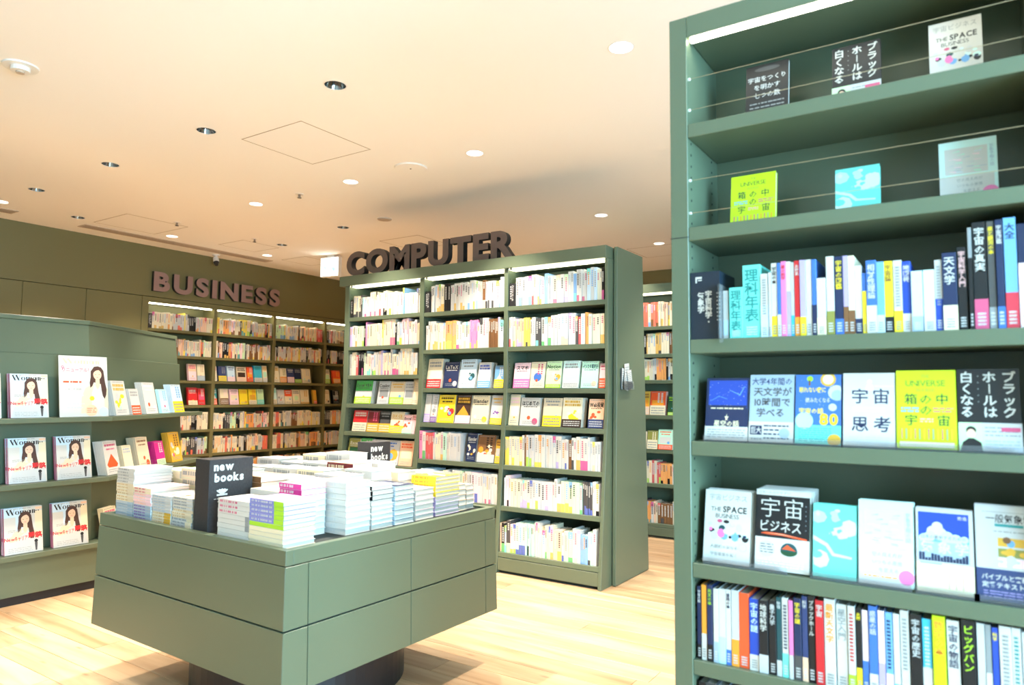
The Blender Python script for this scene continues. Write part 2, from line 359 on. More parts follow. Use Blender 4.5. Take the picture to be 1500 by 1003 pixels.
dl = {(-2.91, 2.61): 'dark reflector downlight over the display table, largest of the dark ones', (-4.14, 2.63): 'dark reflector downlight left of the large square ceiling panel',
      (-5.38, 2.65): 'third dark reflector downlight from the right in the row running left', (-6.60, 2.66): 'dark reflector downlight above the magazine display, far left', (-7.31, 3.32): 'small dark downlight by the corner of the left ceiling panel',
      (-6.64, 5.22): 'small dark downlight beside the distant ceiling panel', (-5.39, 4.99): 'small dark downlight left above the first sign letter C',
      (-7.30, 2.66): 'bright downlight at the left picture edge by the grille', (-5.39, 3.94): 'bright downlight between two dark ones, left of middle', (-4.16, 3.92): 'bright downlight left of the round ceiling speaker',
      (-7.31, 4.29): 'small bright downlight beside the left ceiling panel', (-7.31, 5.53): 'faint far downlight above the surveillance camera', (-1.40, 3.07): 'large bright downlight near the tall right bookcase', (-2.91, 3.91): 'bright downlight right of the round ceiling speaker', (-2.92, 5.94): 'bright downlight above the far end of the middle bookcase'}
for i, (x, y, e) in enumerate(SPOTS): downlight(x, y, False, dl[x, y])
for i, (x, y, e) in enumerate(BRIGHT): downlight(x, y, True, dl.get((x, y), 'bright recessed ceiling downlight outside the picture'))
def disc(name, label, cat, x, y, r_, m, parts=()):
    b = MB(); b.cyl((0, 0, -.008), (0, 0, 0), r_ * .96, 32, r_); t = obj(name, b, m, loc=(x, y, CZ)); tag(t, label, cat)
    for nm, rr, z0, z1, mm in parts: q = MB(); q.cyl((0, 0, z1), (0, 0, z0), rr, 20); obj(nm, q, mm, t)
    return t
disc('ceiling_speaker', 'large flat round white speaker in the ceiling', 'speaker', -3.51, 3.91, .125, M_whiteplastic, (('speaker_rim', .118, -.008, -.0095, M_ceil), ('indicator', .006, -.0095, -.012, M_darkplastic)))
disc('ceiling_speaker', 'small dull round cover in the ceiling above the U of the sign', 'ceiling cover', -4.78, 4.96, .07, M_grille, (('cover_rim', .055, -.008, -.010, M_grille),))
disc('fire_detector', 'round cream fire detector in the ceiling at the upper left', 'detector', -4.14, 1.56, .085, M_whiteplastic, (('detector_head', .045, -.008, -.03, M_whiteplastic), ('detector_eye', .02, -.03, -.038, M_grille)))
for x, y, lb in ((-4.80, 3.94, 'tiny grey sensor in the ceiling left of the bright downlights'), (-6.67, 3.96, 'small grey sprinkler at the edge of the left ceiling panel'), (-6.65, 4.86, 'tiny grey sprinkler at the distant ceiling panel')):
    b = MB(); b.cyl((0, 0, -.004), (0, 0, 0), .035, 16); t = obj('sprinkler', b, M_whiteplastic, loc=(x, y, CZ)); tag(t, lb, 'sprinkler')
    q = MB(); q.cyl((0, 0, -.03), (0, 0, -.004), .010, 10); q.cyl((0, 0, -.034), (0, 0, -.030), .018, 12); obj('sprinkler_head', q, M_chrome, t)
for y0_, y1_, lb in ((1.6, 2.90, 'beige slot air grille at the left picture edge'), (3.5, 5.8, 'long beige slot air grille along the left wall')):
    t = thing('air_grille', lb, 'air vent', (-7.62, 0, CZ)); bx('grille_frame', M_grille, t, -.085, .085, y0_, y1_, -.006, 0)
    for k in range(3): bx('slot', M_trim, t, -.055 + k*.04, -.03 + k*.04, y0_ + .02, y1_ - .02, -.008, -.006)
# surveillance camera
t = thing('surveillance_camera', 'black ball surveillance camera on white bracket above BUSINESS sign', 'camera', (-7.84, 5.18, CZ))
b = MB(); b.cyl((0, 0, 0), (0, 0, -.012), .045, 18); b.cyl((0, 0, -.012), (0, 0, -.05), .018, 12); obj('bracket', b, M_whiteplastic, t, smooth=False)
b = MB(); b.cyl((0, 0, -.045), (.03, -.012, -.10), .034, 18, .036); obj('camera_body', b, M_whiteplastic, t)
b = MB(); b.cyl((.03, -.012, -.100), (.05, -.020, -.135), .036, 18, .020); obj('camera_lens', b, M_darkplastic, t)
# exit sign
t = thing('exit_sign', 'lit white exit sign with green pictogram hanging from the ceiling', 'sign', (-6.62, 5.95, CZ), (0, 0, R(8)))
bx('sign_housing', M_whiteplastic, t, -.14, .14, -.03, .03, -.27, -.03); bx('hanger', M_whiteplastic, t, -.05, .05, -.015, .015, -.03, 0)
f_ = bx('sign_face', M_exitw, t, -.132, .132, -.0325, -.0305, -.262, -.038)
p = Print(.264, .224, y0=-.033); p.c(.24, .48, .07, 'green'); p.poly([(.14,.40),(.30,.43),(.42,.36),(.40,.33),(.28,.37),(.15,.34)], 'green'); p.r(.5, .40, .66, .44, 'green'); p.r(.66, .26, .86, .46, 'green'); p.r(.44, .12, .47, .2, 'green')
o = obj('pictogram', p.b, M_exitg, t); o.location = (-.132, 0, -.262)

# ================================================================ shelving units (front plane faces -y in their own space)
def band_box(name, m, par, *d): return bevel(bx(name, m, par, *d), .0015, 1)
def bookcase(label, loc, rotz, divs, boards, bottom, H_, yf, depth, hz=2.26, proud=0, mpaint=None, tb=.034, strip=None, base=.117, header=True, group=None):
    """divs: list of (x0,x1) uprights; boards: per bay list of board-top heights; yf(z): how far the front edge stands forward"""
    P = mpaint or M_paint
    t = thing('bookcase', label, 'bookcase', loc, (0, 0, rotz), group)
    for (a_, b_) in divs:
        zs = [bottom, .6, 1.3, H_] if yf(0) else [bottom, H_]
        poly = [(-yf(z), z) for z in zs] + [(depth, H_), (depth, bottom)]
        m_ = MB(); m_.prism(poly, 'x', a_, b_); bevel(obj('upright', m_, P, t), .0015, 1)
    bx('back_panel', P, t, divs[0][1], divs[-1][0], depth - .02, depth, bottom, H_ - .01)
    for i, bl in enumerate(boards):
        a_, b_ = divs[i][1], divs[i+1][0]
        for z in bl:
            m_ = MB(); m_.prism([(-yf(z) + .002, z), (-yf(z - tb) + .002, z - tb), (depth - .02, z - tb), (depth - .02, z)], 'x', a_ + .0005, b_ - .0005); bevel(obj('shelf_board', m_, P, t), .0015, 1)
    return t
def pin_holes(par, xs, z0, z1, ys=(.03,)):
    m_ = MB()
    for x, s_ in xs:
        for y in ys:
            z = z0
            while z < z1: m_.cyl((x, y, z), (x + s_ * .0008, y, z), .0035, 8); z += .032
    o = obj('shelf_pin_holes', m_, M_groove, par); o['kind'] = 'stuff'

# ---- middle double-sided bookcase
YC = 4.44
cyf = lambda z: 0 if z >= 1.3 else .122 * (1.3 - z) / 1.3
Cdiv = [(-4.745, -4.690), (-3.858, -3.812), (-3.008, -2.972), (-2.155, -2.130)]
CL = [1.975, 1.713, 1.458, 1.206, .965, .700, .42, .150]; CM = [1.97, 1.66, 1.345, 1.065, .775, .478, .150]
compcase = bookcase('tall green double-sided bookcase carrying the COMPUTER sign', (0, YC, 0), 0, Cdiv, [CL, CM, CM], 0, 2.26, cyf, .29)
band_box('header_board', M_paint, compcase, -4.80, -2.135, -.022, .29, 2.262, 2.35)
for i in range(3):
    a_, b_ = Cdiv[i][1], Cdiv[i+1][0]
    band_box('kick_panel', M_paint, compcase, a_ + .001, b_ - .001, -.112, -.09, .022, .112)
    s_ = bx('light_strip', M_ledsoft, compcase, a_ + .005, b_ - .005, .004, .10, 2.2505, 2.2615)  # panel glow also stands in for the lit underside of the header
    bx('kick_recess', M_groove, compcase, a_, b_, -.085, .0, 0, .11)
    b = MB(); b.box(a_ - .01 - .012, a_ - .01 + .012, -.024, -.0225, 2.276, 2.284)
    bx('strip_clip', M_darkplastic, compcase, a_ + .02, a_ + .032, -.004, .008, 2.248, 2.262)
bx('rear_carcass', M_paint, compcase, -4.745, -2.130, .31, .60, 0, 2.35)
m_ = MB(); m_.prism([(.037, .004), (.081, 2.352), (.531, 2.352), (.616, .004)], 'x', -2.122, -2.096); bevel(obj('end_panel', m_, M_paint, compcase), .002, 1)
pin_holes(compcase, [(Cdiv[i][1] + .0002, 1) for i in range(3)], .2, 2.2)

# ---- tall bookcase at the right, close to the camera
YN = 1.834
flat = lambda z: 0
NB = [2.043, 1.756, 1.45, 1.18, .863, .616, .33, .115]
nearcase = bookcase('tall teal-green bookcase at the right, nearest the camera', (0, YN, 0), 0, [(-.689, -.640), (.122, .171)], [NB], 0, 2.35, flat, .285, tb=.037)
band_box('header_board', M_paint, nearcase, -.6395, .1215, -.0005, .26, 2.29, 2.35)
bx('light_strip', M_led, nearcase, -.634, .118, .012, .023, 2.282, 2.2895)
bx('light_diffuser_rim', M_whiteplastic, nearcase, -.634, .118, .0235, .026, 2.280, 2.2895)
b = MB(); b.box(-.6898, -.6395, -.0008, .286, 1.7285, 1.7305); obj('upright_joint', b, M_groove, nearcase)
pin_holes(nearcase, [(-.6398, 1)], .14, 2.0, (.028, .21))
for z in (2.174, 2.086, 1.888, 1.797):
    b = MB(); b.cyl((-.639, .012, z), (.121, .012, z), .0008, 8); o = obj('guard_rod', b, M_brass, nearcase)
    q = MB(); q.cyl((-.6398, .012, z), (-.634, .012, z), .004, 10); q.cyl((.1218, .012, z), (.116, .012, z), .004, 10); obj('rod_fitting', q, M_whiteplastic, o)

# ---- wall bookcase under the BUSINESS sign (faces +x)
Bz = [2.04, 1.735, 1.437, 1.138, .838, .540, .24]
bdiv = [(4.372, 4.452), (5.295, 5.340), (6.195, 6.238), (7.100, 7.142), (7.998, 8.04)]
buscase = bookcase('long green wall bookcase built in under the BUSINESS sign', (X0, 0, 0), R(90), bdiv, [Bz] * 4, 0, 2.36, flat, .26, mpaint=M_olive, tb=.032)
band_box('header_board', M_olive, buscase, 4.452, 7.998, 0.002, .26, 2.338, 2.36); band_box('fascia', M_olive, buscase, 4.372, 8.04, -.0005, .24, 2.3605, 2.402)
for i in range(4):
    a_, b_ = bdiv[i][1], bdiv[i+1][0]; bx('light_strip', M_led, buscase, a_ + .006, b_ - .035, .006, .02, 2.326, 2.3375); bx('plinth', M_olive, buscase, a_, b_, .02, .24, 0, .206)

# ---- far bookcase seen between the middle and the near one
YFAR = 6.25; fyf = lambda z: 0 if z >= 1.3 else .05 * (1.3 - z) / 1.3
Fz = [1.95, 1.69, 1.445, 1.115, .80, .49, .13]
farcase = bookcase('distant green bookcase seen past the end panel of the middle one', (0, YFAR, 0), 0, [(-3.10, -3.05), (-2.22, -2.17), (-1.34, -1.29)], [Fz, Fz], 0, 2.35, fyf, .28)
band_box('header_board', M_paint, farcase, -3.12, -1.27, -.012, .28, 2.27, 2.352)
for a_, b_ in ((-3.05, -2.22), (-2.17, -1.34)): bx('light_strip', M_ledsoft, farcase, a_ + .005, b_ - .005, .01, .06, 2.255, 2.2695); band_box('kick_panel', M_paint, farcase, a_ + .001, b_ - .001, -.048, -.03, .02, .094)

# ================================================================ signs
def sign(text, label, name, loc, rotz, width, height, thick, face, side, gap=.06, bold=.045):
    t = thing(name, label, 'sign', loc, (0, 0, rotz)); L_ = []
    for ch in text:
        d = bpy.data.curves.new('letter', 'FONT'); d.body = ch; d.size = 1; d.offset = bold; d.extrude = .5; d.resolution_u = 6; o = bpy.data.objects.new('letter', d); C.objects.link(o); L_.append((ch, o))
    dg = bpy.context.evaluated_depsgraph_get(); dg.update(); x = 0; M2 = []
    for ch, o in L_:
        me = bpy.data.meshes.new_from_object(o.evaluated_get(dg)); xs = [v.co.x for v in me.vertices]; M2.append((me, x - min(xs), ch)); x += max(xs) - min(xs) + gap
        bpy.data.objects.remove(o)
    x -= gap; sx = width / x; zz = [v.co.y for me, _, _ in M2 for v in me.vertices]; z_lo = min(zz); sz = height / (max(zz) - z_lo)
    for me, x0, ch in M2:
        for v in me.vertices: v.co = ((v.co.x + x0) * sx, -v.co.z * thick, (v.co.y - z_lo) * sz)
        me.flip_normals(); me.materials.clear(); me.materials.append(face); me.materials.append(side)
        for p in me.polygons: p.material_index = 0 if abs(p.normal.y) > .9 else 1
        o = bpy.data.objects.new('letter', me); C.objects.link(o); o.parent = t
    return t
sign('COMPUTER', 'large dark taupe letters COMPUTER standing on the middle bookcase', 'letter_sign', (-4.754, YC - .002 + .045, 2.352), 0, 1.815, .222, .055, M_letter, M_letterside)
sign('BUSINESS', 'rosy taupe raised letters BUSINESS on the olive wall', 'letter_sign', (X0 + .026, 4.47, 2.468), R(90), 1.78, .235, .045, M_letterB, M_letterside, gap=.13)

# leaflets in a holder on the end panel of the middle bookcase
t = thing('leaflet_holder', 'clear holder with white leaflets on the end panel of the middle bookcase', 'leaflet holder', (-2.094, 4.56, 1.34), (0, 0, R(90)))
b = MB(); b.box(0, .17, -.002, 0, 0, .15); b.box(0, .17, -.03, -.028, 0, .06); b.box(0, .17, -.03, 0, -.002, 0); obj('holder', b, M_acrylic, t)
for k, (x, w_, h_, r_) in enumerate(((.005, .07, .15, 4), (.06, .08, .18, -6), (.015, .075, .12, 9), (.09, .07, .13, -12))):
    b = MB(); b.box(0, w_, -.0006, 0, 0, h_, COL['white']); o = obj('leaflet', b, M_print, t, (x, -.006 - .006 * k, .002), (0, R(r_), 0)); q = Print(w_, h_, y0=-.0007); q.l(.1, .2, .9, .9, 7, 'gray', k); q.done('leaflet_print', o)

# ================================================================ magazine display on the left (two runs of wall meeting at an angle)
D2 = Vector((-.5563, .8310)); A1 = Vector((-4.88, 2.50)); A2 = A1 + D2 * 1.36; path = [(-4.88, .5), tuple(A1), tuple(A2)]
mag = thing('magazine_display', 'low green angled magazine display with ledges, at the left', 'display shelf', (0, 0, 0))
def swp(name, prof, m, pth=path): b = MB(); b.sweep(prof, pth); return bevel(obj(name, b, m, mag, fix=True), .0015, 1)
swp('body', [(.03, .055), (.03, .272), (.10, .272), (.42, .272), (.42, .055)], M_paint)
swp('toe_recess', [(.05, 0), (.05, .054), (.40, .054), (.40, 0)], M_black)
swp('back_panel', [(.125, .304), (.195, 1.54), (.42, 1.54), (.42, .304)], M_paint)
swp('upper_panel', [(.212, 1.541), (.235, 1.755), (.42, 1.755), (.42, 1.541)], M_paint)
swp('cap_board', [(.225, 1.756), (.225, 1.784), (.43, 1.784), (.43, 1.756)], M_paint)
p2 = [(-4.88, .5), tuple(A1), tuple(A1 + D2 * 1.41)]
for z in (.303, .730, 1.130): u = .125 + (z - .304) * .0567 - .001; swp('ledge', [(0, z - .030), (0, z), (u - .004, z), (u - .004, z - .030)] if z > .35 else [(0, z - .030), (0, z), (.42, z), (.42, z - .030)], M_paint, p2)

# ================================================================ display table
T0 = Vector((-2.023, 1.649)); TW, TD = 1.322, 1.231; TR = R(-1.35)
table = thing('display_table', 'low square green display table with drawers, heaped with books', 'table', (*T0, 0), (0, 0, TR))   # own x runs along the left-hand side backwards: x from -TW to 0
zt, zr, zg, zb = .750, .697, .476, .258
def taper(z): return .011 * (zt - z) / (zt - zb)
def ringbox(z0, z1, out=0):
    b = MB(); p, q = taper(z0) + out, taper(z1) + out
    lo = [(-TW - p, -p, z0), (p, -p, z0), (p, TD + p, z0), (-TW - p, TD + p, z0)]; hi = [(-TW - q, -q, z1), (q, -q, z1), (q, TD + q, z1), (-TW - q, TD + q, z1)]
    b.v = lo + hi; b.f = [(0,3,2,1),(4,5,6,7),(0,1,5,4),(1,2,6,5),(2,3,7,6),(3,0,4,7)]; b.c = [(.8,.8,.8)] * 6; return b
obj('carcass', ringbox(zb + .004, zr - .006, -.012), M_groove, table)
obj('table_surface', ringbox(.692, .740, -.03), M_groove, table)
b = MB()
for (a0, a1, b0, b1) in ((-TW, 0, 0, .032), (-TW, 0, TD - .032, TD), (-TW, -TW + .032, .032, TD - .032), (-.032, 0, .032, TD - .032)): b.box(a0, a1, b0, b1, zr, zt)
bevel(obj('rim', b, M_paint, table), .002, 2)
def slab(name, face, s0, s1, z0, z1):
    """front panel on one side of the table following the taper"""
    b = MB(); e = .002; th = .018
    def pt(s, z, d):
        k = taper(z); lo, hi = ((-TW, 0) if face in ('front', 'back') else (0, TD))
        if s <= lo + .001: s = lo - k + d
        elif s >= hi - .001: s = hi + k - d
        k -= d
        return {'front': (s, -k, z), 'right': (k, s, z), 'back': (s, TD + k, z), 'left': (-TW - k, s, z)}[face]
    za, zb_ = z0 + e, z1 - e
    c8 = [pt(s0, za, 0), pt(s1, za, 0), pt(s1, za, th), pt(s0, za, th), pt(s0, zb_, 0), pt(s1, zb_, 0), pt(s1, zb_, th), pt(s0, zb_, th)]
    b.v = c8; b.f = [(0,3,2,1),(4,5,6,7),(0,1,5,4),(1,2,6,5),(2,3,7,6),(3,0,4,7)]; b.c = [(.8,.8,.8)] * 6
    return bevel(obj(name, b, M_paint, table, fix=True), .0015, 1)
for z0, z1 in ((zg + .001, zr - .001), (zb, zg - .001)):
    ex = taper(z0)
    slab('side_panel', 'front', -TW - ex, ex, z0, z1); slab('side_panel', 'back', -TW - ex, ex, z0, z1); slab('side_panel', 'left', 0, TD, z0, z1)
    slab('corner_panel', 'right', 0, .098, z0, z1); slab('drawer_front', 'right', .101, .632, z0, z1); slab('drawer_front', 'right', .635, 1.150, z0, z1); slab('corner_panel', 'right', 1.153, TD, z0, z1)
bx('bottom_panel', M_paint, table, -TW + .002, -.002, .002, TD - .002, zb - .004, zb + .003)
b = MB(); b.cyl((-TW/2, TD/2, 0), (-TW/2, TD/2, zb - .005), .475, 64); obj('plinth', b, M_black, table, smooth=False)

# ================================================================ books
ORD = ['first', 'second', 'third', 'fourth', 'fifth', 'sixth', 'seventh', 'eighth', 'ninth', 'tenth', '11th', '12th', '13th', '14th', '15th', '16th', '17th', '18th', '19th', '20th'] + [f'{n}{"st" if n % 10 == 1 else "nd" if n % 10 == 2 else "rd" if n % 10 == 3 else "th"}' for n in range(21, 60)]
CN = dict(lightgray='light grey', gray='grey', darkgray='dark grey', skyblue='sky blue', paleblue='pale blue', palecyan='pale cyan', paleaqua='pale aqua', darkteal='dark teal', palepink='pale pink', redorange='orange-red',
          redband='red', palegreen='pale green', darkgreen='dark green', darkbrown='dark brown', bluegray='blue-grey', chartreuse='yellow-green', royal='royal blue', pinkish='pinkish', rose='rose pink', indigo='indigo')
cn = lambda c: CN.get(c, c)
def spine_book(name, x, y, z, t, h, d, main, band, bf, title, tcol, label, cat, group, parts=True, par=None, rotz=0, lean=0):
    b = MB(); e = .0012; mc = COL[main]
    b.box(0, t, 0, e, 0, h, mc); b.box(0, e, e, d, 0, h, mc); b.box(t - e, t, e, d, 0, h, mc)
    o = obj(name, b, M_print, par, (x, y, z), (0, lean, rotz)); bevel(o, .0005, 1) if parts else None
    g = MB(); g.box(e, t - e, e, d - .001, .002, h - .003); obj('pages', g, M_page, o)
    if bf: q = MB(); q.box(-.0003, t + .0003, -.0005, -.0001, 0, h * bf, COL[band]); q.box(-.0003, 0, -.0005, d * .9, 0, h * bf, COL[band]); obj('paper_band', q, M_print, o)
    p = Print(t, h, y0=-.0006)
    if title:
        n = len(title); s = min(t * .80, h * (.92 - (bf or .08)) / n); p.v(title, .5, .95, s / h, tcol, .015)
    elif tcol:
        p.l(.25, .35, .75, .92, 14, tcol, int(abs(x) * 1e4) % 97, .6)
    p.l(.2, .03, .8, .16, 4, 'gray' if band in ('white', 'cream', 'yellow', 'paleblue', '') else 'lightgray', 7, .6)
    p.done('spine_title', o)
    return tag(o, label, cat, group)
A = [[-0.537,-0.502,0.134,"aqua","aqua",0,"理科年表","tealtext"],[-0.502,-0.457,0.19,"aqua","aqua",0,"理科年表","tealtext"],[-0.457,-0.438,0.164,"white","paleblue",0.5,"","gray"],[-0.437,-0.43,0.166,"lightgray","",0,"",""],[-0.43,-0.415,0.189,"white","yellow",0.28,"宇宙の本","black"],[-0.415,-0.406,0.188,"blue","white",0.3,"",""],[-0.406,-0.393,0.191,"pink","pink",0.0,"星の科学","red"],[-0.393,-0.383,0.19,"white","lilac",0.6,"",""],[-0.383,-0.374,0.187,"lightgray","cyan",0.28,"",""],[-0.374,-0.361,0.19,"red","orange",0.25,"太陽系","white"],[-0.361,-0.347,0.19,"lilac","yellow",0.25,"",""],[-0.347,-0.333,0.19,"white","white",0,"",""],[-0.333,-0.322,0.189,"blue","navy",0.4,"",""],[-0.322,-0.301,0.141,"white","cream",0.3,"",""],[-0.3,-0.282,0.193,"white","olive",0.3,"",""],[-0.281,-0.262,0.191,"navy","blue",0.2,"宇宙の図鑑","yellow"],[-0.262,-0.251,0.191,"lilac","brown",0.35,"",""],[-0.251,-0.237,0.19,"cream","brown",0.3,"",""],[-0.237,-0.221,0.165,"white","navy",0.22,"",""],[-0.221,-0.212,0.145,"blue","yellow",0.7,"",""],[-0.212,-0.19,0.174,"blue","white",0.38,"相対性理論","white"],[-0.19,-0.174,0.169,"skyblue","paleblue",0.25,"",""],[-0.174,-0.156,0.169,"yellow","black",0.22,"宇宙論","brown"],[-0.155,-0.137,0.169,"white","yellow",0.3,"","gray"],[-0.137,-0.119,0.165,"royal","white",0.26,"地図帳","white"],[-0.119,-0.096,0.14,"paleblue","bluegray",0.25,"",""],[-0.095,-0.072,0.141,"paleaqua","white",0.4,"",""],[-0.072,-0.057,0.162,"lightgray","royal",0.45,"","gray"],[-0.057,-0.029,0.176,"navy","cream",0.32,"天文学","white"],[-0.028,-0.01,0.187,"black","black",0,"宇宙科学入門","pinktext"],[-0.007,0.001,0.228,"gray","black",0.7,"",""],[0.002,0.028,0.239,"black","rose",0.28,"宇宙の真実","white"],[0.029,0.043,0.238,"darkgray","gray",0.2,"星と銀河の本","yellow"],[0.044,0.058,0.239,"navy","blue",0.2,"宇宙図鑑","white"],[0.059,0.082,0.241,"skyblue","redband",0.32,"大全","navy"],[0.083,0.104,0.225,"navy","pinkish",0.62,"",""]]
Dd = [[-0.633,-0.622,"navy","black",0.2,"宇宙の話","white"],[-0.621,-0.608,"orange","white",0.35,"",""],[-0.606,-0.592,"navy","black",0.22,"天文の本","lime"],[-0.59,-0.577,"white","bluegray",0.28,"",""],[-0.577,-0.558,"white","palecyan",0.35,"",""],[-0.558,-0.545,"white","blue",0.2,"星座の本","navy"],[-0.544,-0.525,"lightgray","orange",0.35,"",""],[-0.525,-0.5,"redorange","redorange",0.0,"",""],[-0.499,-0.475,"royal","white",0.22,"宇宙の謎","paleblue"],[-0.475,-0.453,"black","lightgray",0.25,"地球科学","white"],[-0.451,-0.434,"black","black",0,"量子力学","lightgray"],[-0.433,-0.421,"darkteal","lightgray",0.2,"物理","lightgray"],[-0.42,-0.405,"white","aqua",0.3,"","navy"],[-0.404,-0.394,"pink","lightgray",0.3,"",""],[-0.392,-0.375,"navy","darkgray",0.3,"宇宙の謎","yellow"],[-0.374,-0.361,"indigo","peach",0.28,"科学","white"],[-0.36,-0.344,"black","black",0.0,"ブラックホール","white"],[-0.343,-0.324,"red","red",0,"宇宙","white"],[-0.323,-0.299,"white","white",0,"最新天文学","orange"],[-0.297,-0.273,"white","white",0,"星空入門","gray"],[-0.272,-0.256,"white","lime",0.2,"","red"],[-0.255,-0.243,"black","yellow",0.3,"太陽","yellow"],[-0.242,-0.229,"pinkish","blue",0.4,"",""],[-0.228,-0.21,"blue","white",0.25,"惑星の話","white"],[-0.209,-0.195,"pinkish","lilac",0.4,"",""],[-0.194,-0.179,"skyblue","pinkish",0.3,"","navy"],[-0.178,-0.165,"white","cyan",0.2,"",""],[-0.164,-0.146,"white","white",0,"","gray"],[-0.144,-0.122,"black","white",0.12,"宇宙の歴史","lightgray"],[-0.121,-0.102,"cyan","white",0.45,"","white"],[-0.101,-0.076,"chartreuse","chartreuse",0,"数学の本","orange"],[-0.074,-0.05,"white","white",0,"宇宙の物語","navy"],[-0.047,-0.021,"black","darkgreen",0.2,"ビッグバン","lime"],[-0.019,-0.004,"lightgray","darkgray",0.2,"",""],[-0.004,0.007,"gray","white",0.5,"",""],[0.008,0.02,"royal","yellow",0.35,"科学","yellow"],[0.021,0.043,"white","lightgray",0.2,"","gray"],[0.043,0.059,"white","paleaqua",0.3,"","teal"],[0.06,0.077,"lightgray","blue",0.2,"",""]]
rr = random.Random(11)
def name_col(main, band, bf): return cn(main) + (f' and {cn(band)}' if bf and band and band != main else '')
for i, (xa, xb, h, main, band, bf, title, tc_) in enumerate(A):
    z = NB[2]
    spine_book('book', xa + .0003, YN + .014 + rr.uniform(0, .004), z + .0003, max(.004, xb - xa - .0008), h, rr.uniform(.125, .15) if xa < 0 else .175, main, band, bf, title, tc_,
               f'{name_col(main, band, bf)} spine, {ORD[i]} book, upper spine row, near right bookcase', 'book', 'books standing in the upper row of the right bookcase')
for i, (xa, xb, main, band, bf, title, tc_) in enumerate(Dd):
    h = .190 + rr.uniform(-.006, .006) + (.008 if i > 14 else 0)
    spine_book('book', xa + .0003, YN + .014 + rr.uniform(0, .004), NB[5] + .0003, xb - xa - .0008, h - (.012 if i in (8, 9, 10, 22) else 0), rr.uniform(.13, .15), main, band, bf, title, tc_,
               f'{name_col(main, band, bf)} spine, {ORD[i]} book, lower spine row, near right bookcase', 'book', 'books standing in the lower row of the right bookcase')
x = -.632; i = 0
while x < .09:
    t_ = rr.choice((.02, .026, .032)); c_ = rr.choice(('black', 'darkgray', 'navy', 'darkgray', 'gray'))
    spine_book('book', x, YN + .02, NB[6] + .0003, t_ - .001, .225 + rr.uniform(-.01, .01), .17, c_, 'white', .2, '', 'gray', f'{cn(c_)} book, {ORD[i]} along the lowest shelf, near right bookcase', 'book', 'dark books on the lowest shelf of the right bookcase'); x += t_; i += 1
# section divider box and acrylic end plate at the left of the upper spine row
t = thing('section_divider', 'navy block titled 宇宙科学・気象学 at the left of the upper spine row', 'shelf divider', (-.6385, YN + .008, NB[2] + .0003))
bx('divider_block', mat('navy_board', .35, (.012, .022, .038)), t, 0, .079, 0, .14, 0, .181)
p = Print(.079, .181); p.v('宇宙科学・', .62, .72, .105, 'white', .03); p.v('気象学', .36, .70, .105, 'white', .03); p.r(.18, .90, .40, .93, 'white'); p.r(.18, .84, .23, .93, 'white'); p.r(.27, .87, .40, .885, 'white'); p.l(.9, .25, 1, .7, 8, 'lightgray', 3); p.done('divider_lettering', t)
t = thing('acrylic_plate', 'clear acrylic end plate beside the navy section divider', 'acrylic plate', (-.5585, YN - .012, NB[2] - .012))
bx('plate', M_acrylic, t, 0, .0030, 0, .135, .0125, .155); bx('front_edge', M_acrylic, t, .0031, .0125, 0, .002, 0, .152)
t = bx('leaflet', M_print, None, -.554, -.5405, YN + .02, YN + .14, NB[2] + .0004, NB[2] + .128, COL['white']); tag(t, 'thin white booklet squeezed beside the acrylic plate', 'booklet')
bx('booklet_spine', M_print, t, -.5538, -.5407, YN + .0195, YN + .0199, NB[2] + .01, NB[2] + .05, COL['paleblue'])

# ---- cover art for the books shown face out
def stars(p, n, u0, v0, u1, v1, seed=1, col='white'):
    q = random.Random(seed)
    for _ in range(n): s = q.uniform(.004, .010); u, v = q.uniform(u0, u1), q.uniform(v0, v1); p.b.face([(( u-s)*p.w, p.y(), v*p.h), (u*p.w, p.y(), v*p.h-s*p.w), ((u+s)*p.w, p.y(), v*p.h), (u*p.w, p.y(), v*p.h+s*p.w)], COL[col])
    p.n += 1
def blobs(p, n, u0, v0, u1, v1, cols, r0, r1, seed=1):
    q = random.Random(seed)
    for _ in range(n): p.c(q.uniform(u0, u1), q.uniform(v0, v1), q.uniform(r0, r1), q.choice(cols), 8, q.uniform(.5, 1.2))
def art_starry(p):
    p.r(.06, .52, .96, .96, 'royal'); p.c(.5, .56, .46, 'navy', 20, .45, 180, 360); stars(p, 40, .08, .55, .94, .94)
    p.poly([(.1,.62),(.3,.7),(.5,.66),(.5,.665),(.3,.708),(.1,.626)], 'skyblue'); p.poly([(.55,.8),(.8,.72),(.9,.86),(.89,.87),(.79,.735),(.55,.806)], 'skyblue')
    p.l(.12, .49, .88, .53, 1, 'cream', 2, .5); p.poly([(.45,.38),(.49,.38),(.5,.43),(.51,.38),(.55,.38),(.52,.35),(.53,.31),(.5,.335),(.47,.31),(.48,.35)], 'cream'); p.t('星空の話', .5, .27, .10, 'cream', .02)
def art_astronomy(p): p.t('大学4年間の', .5, .90, .115, 'indigo', .015); p.t('天文学が', .52, .745, .135, 'darkgray', .02); p.t('10時間で', .52, .59, .135, 'darkgray', .02); p.t('学べる', .48, .435, .135, 'darkgray', .02)
def band_astro(q): q.r(.03, .35, .3, .8, 'navy'); q.t('巨大', .165, .57, .36, 'white', .02, .25); q.l(.34, .1, .9, .9, 4, 'navy', 3); q.c(.80, .45, .12, 'bluegray', 12); q.l(.05, .05, .3, .25, 1, 'gray', 4)
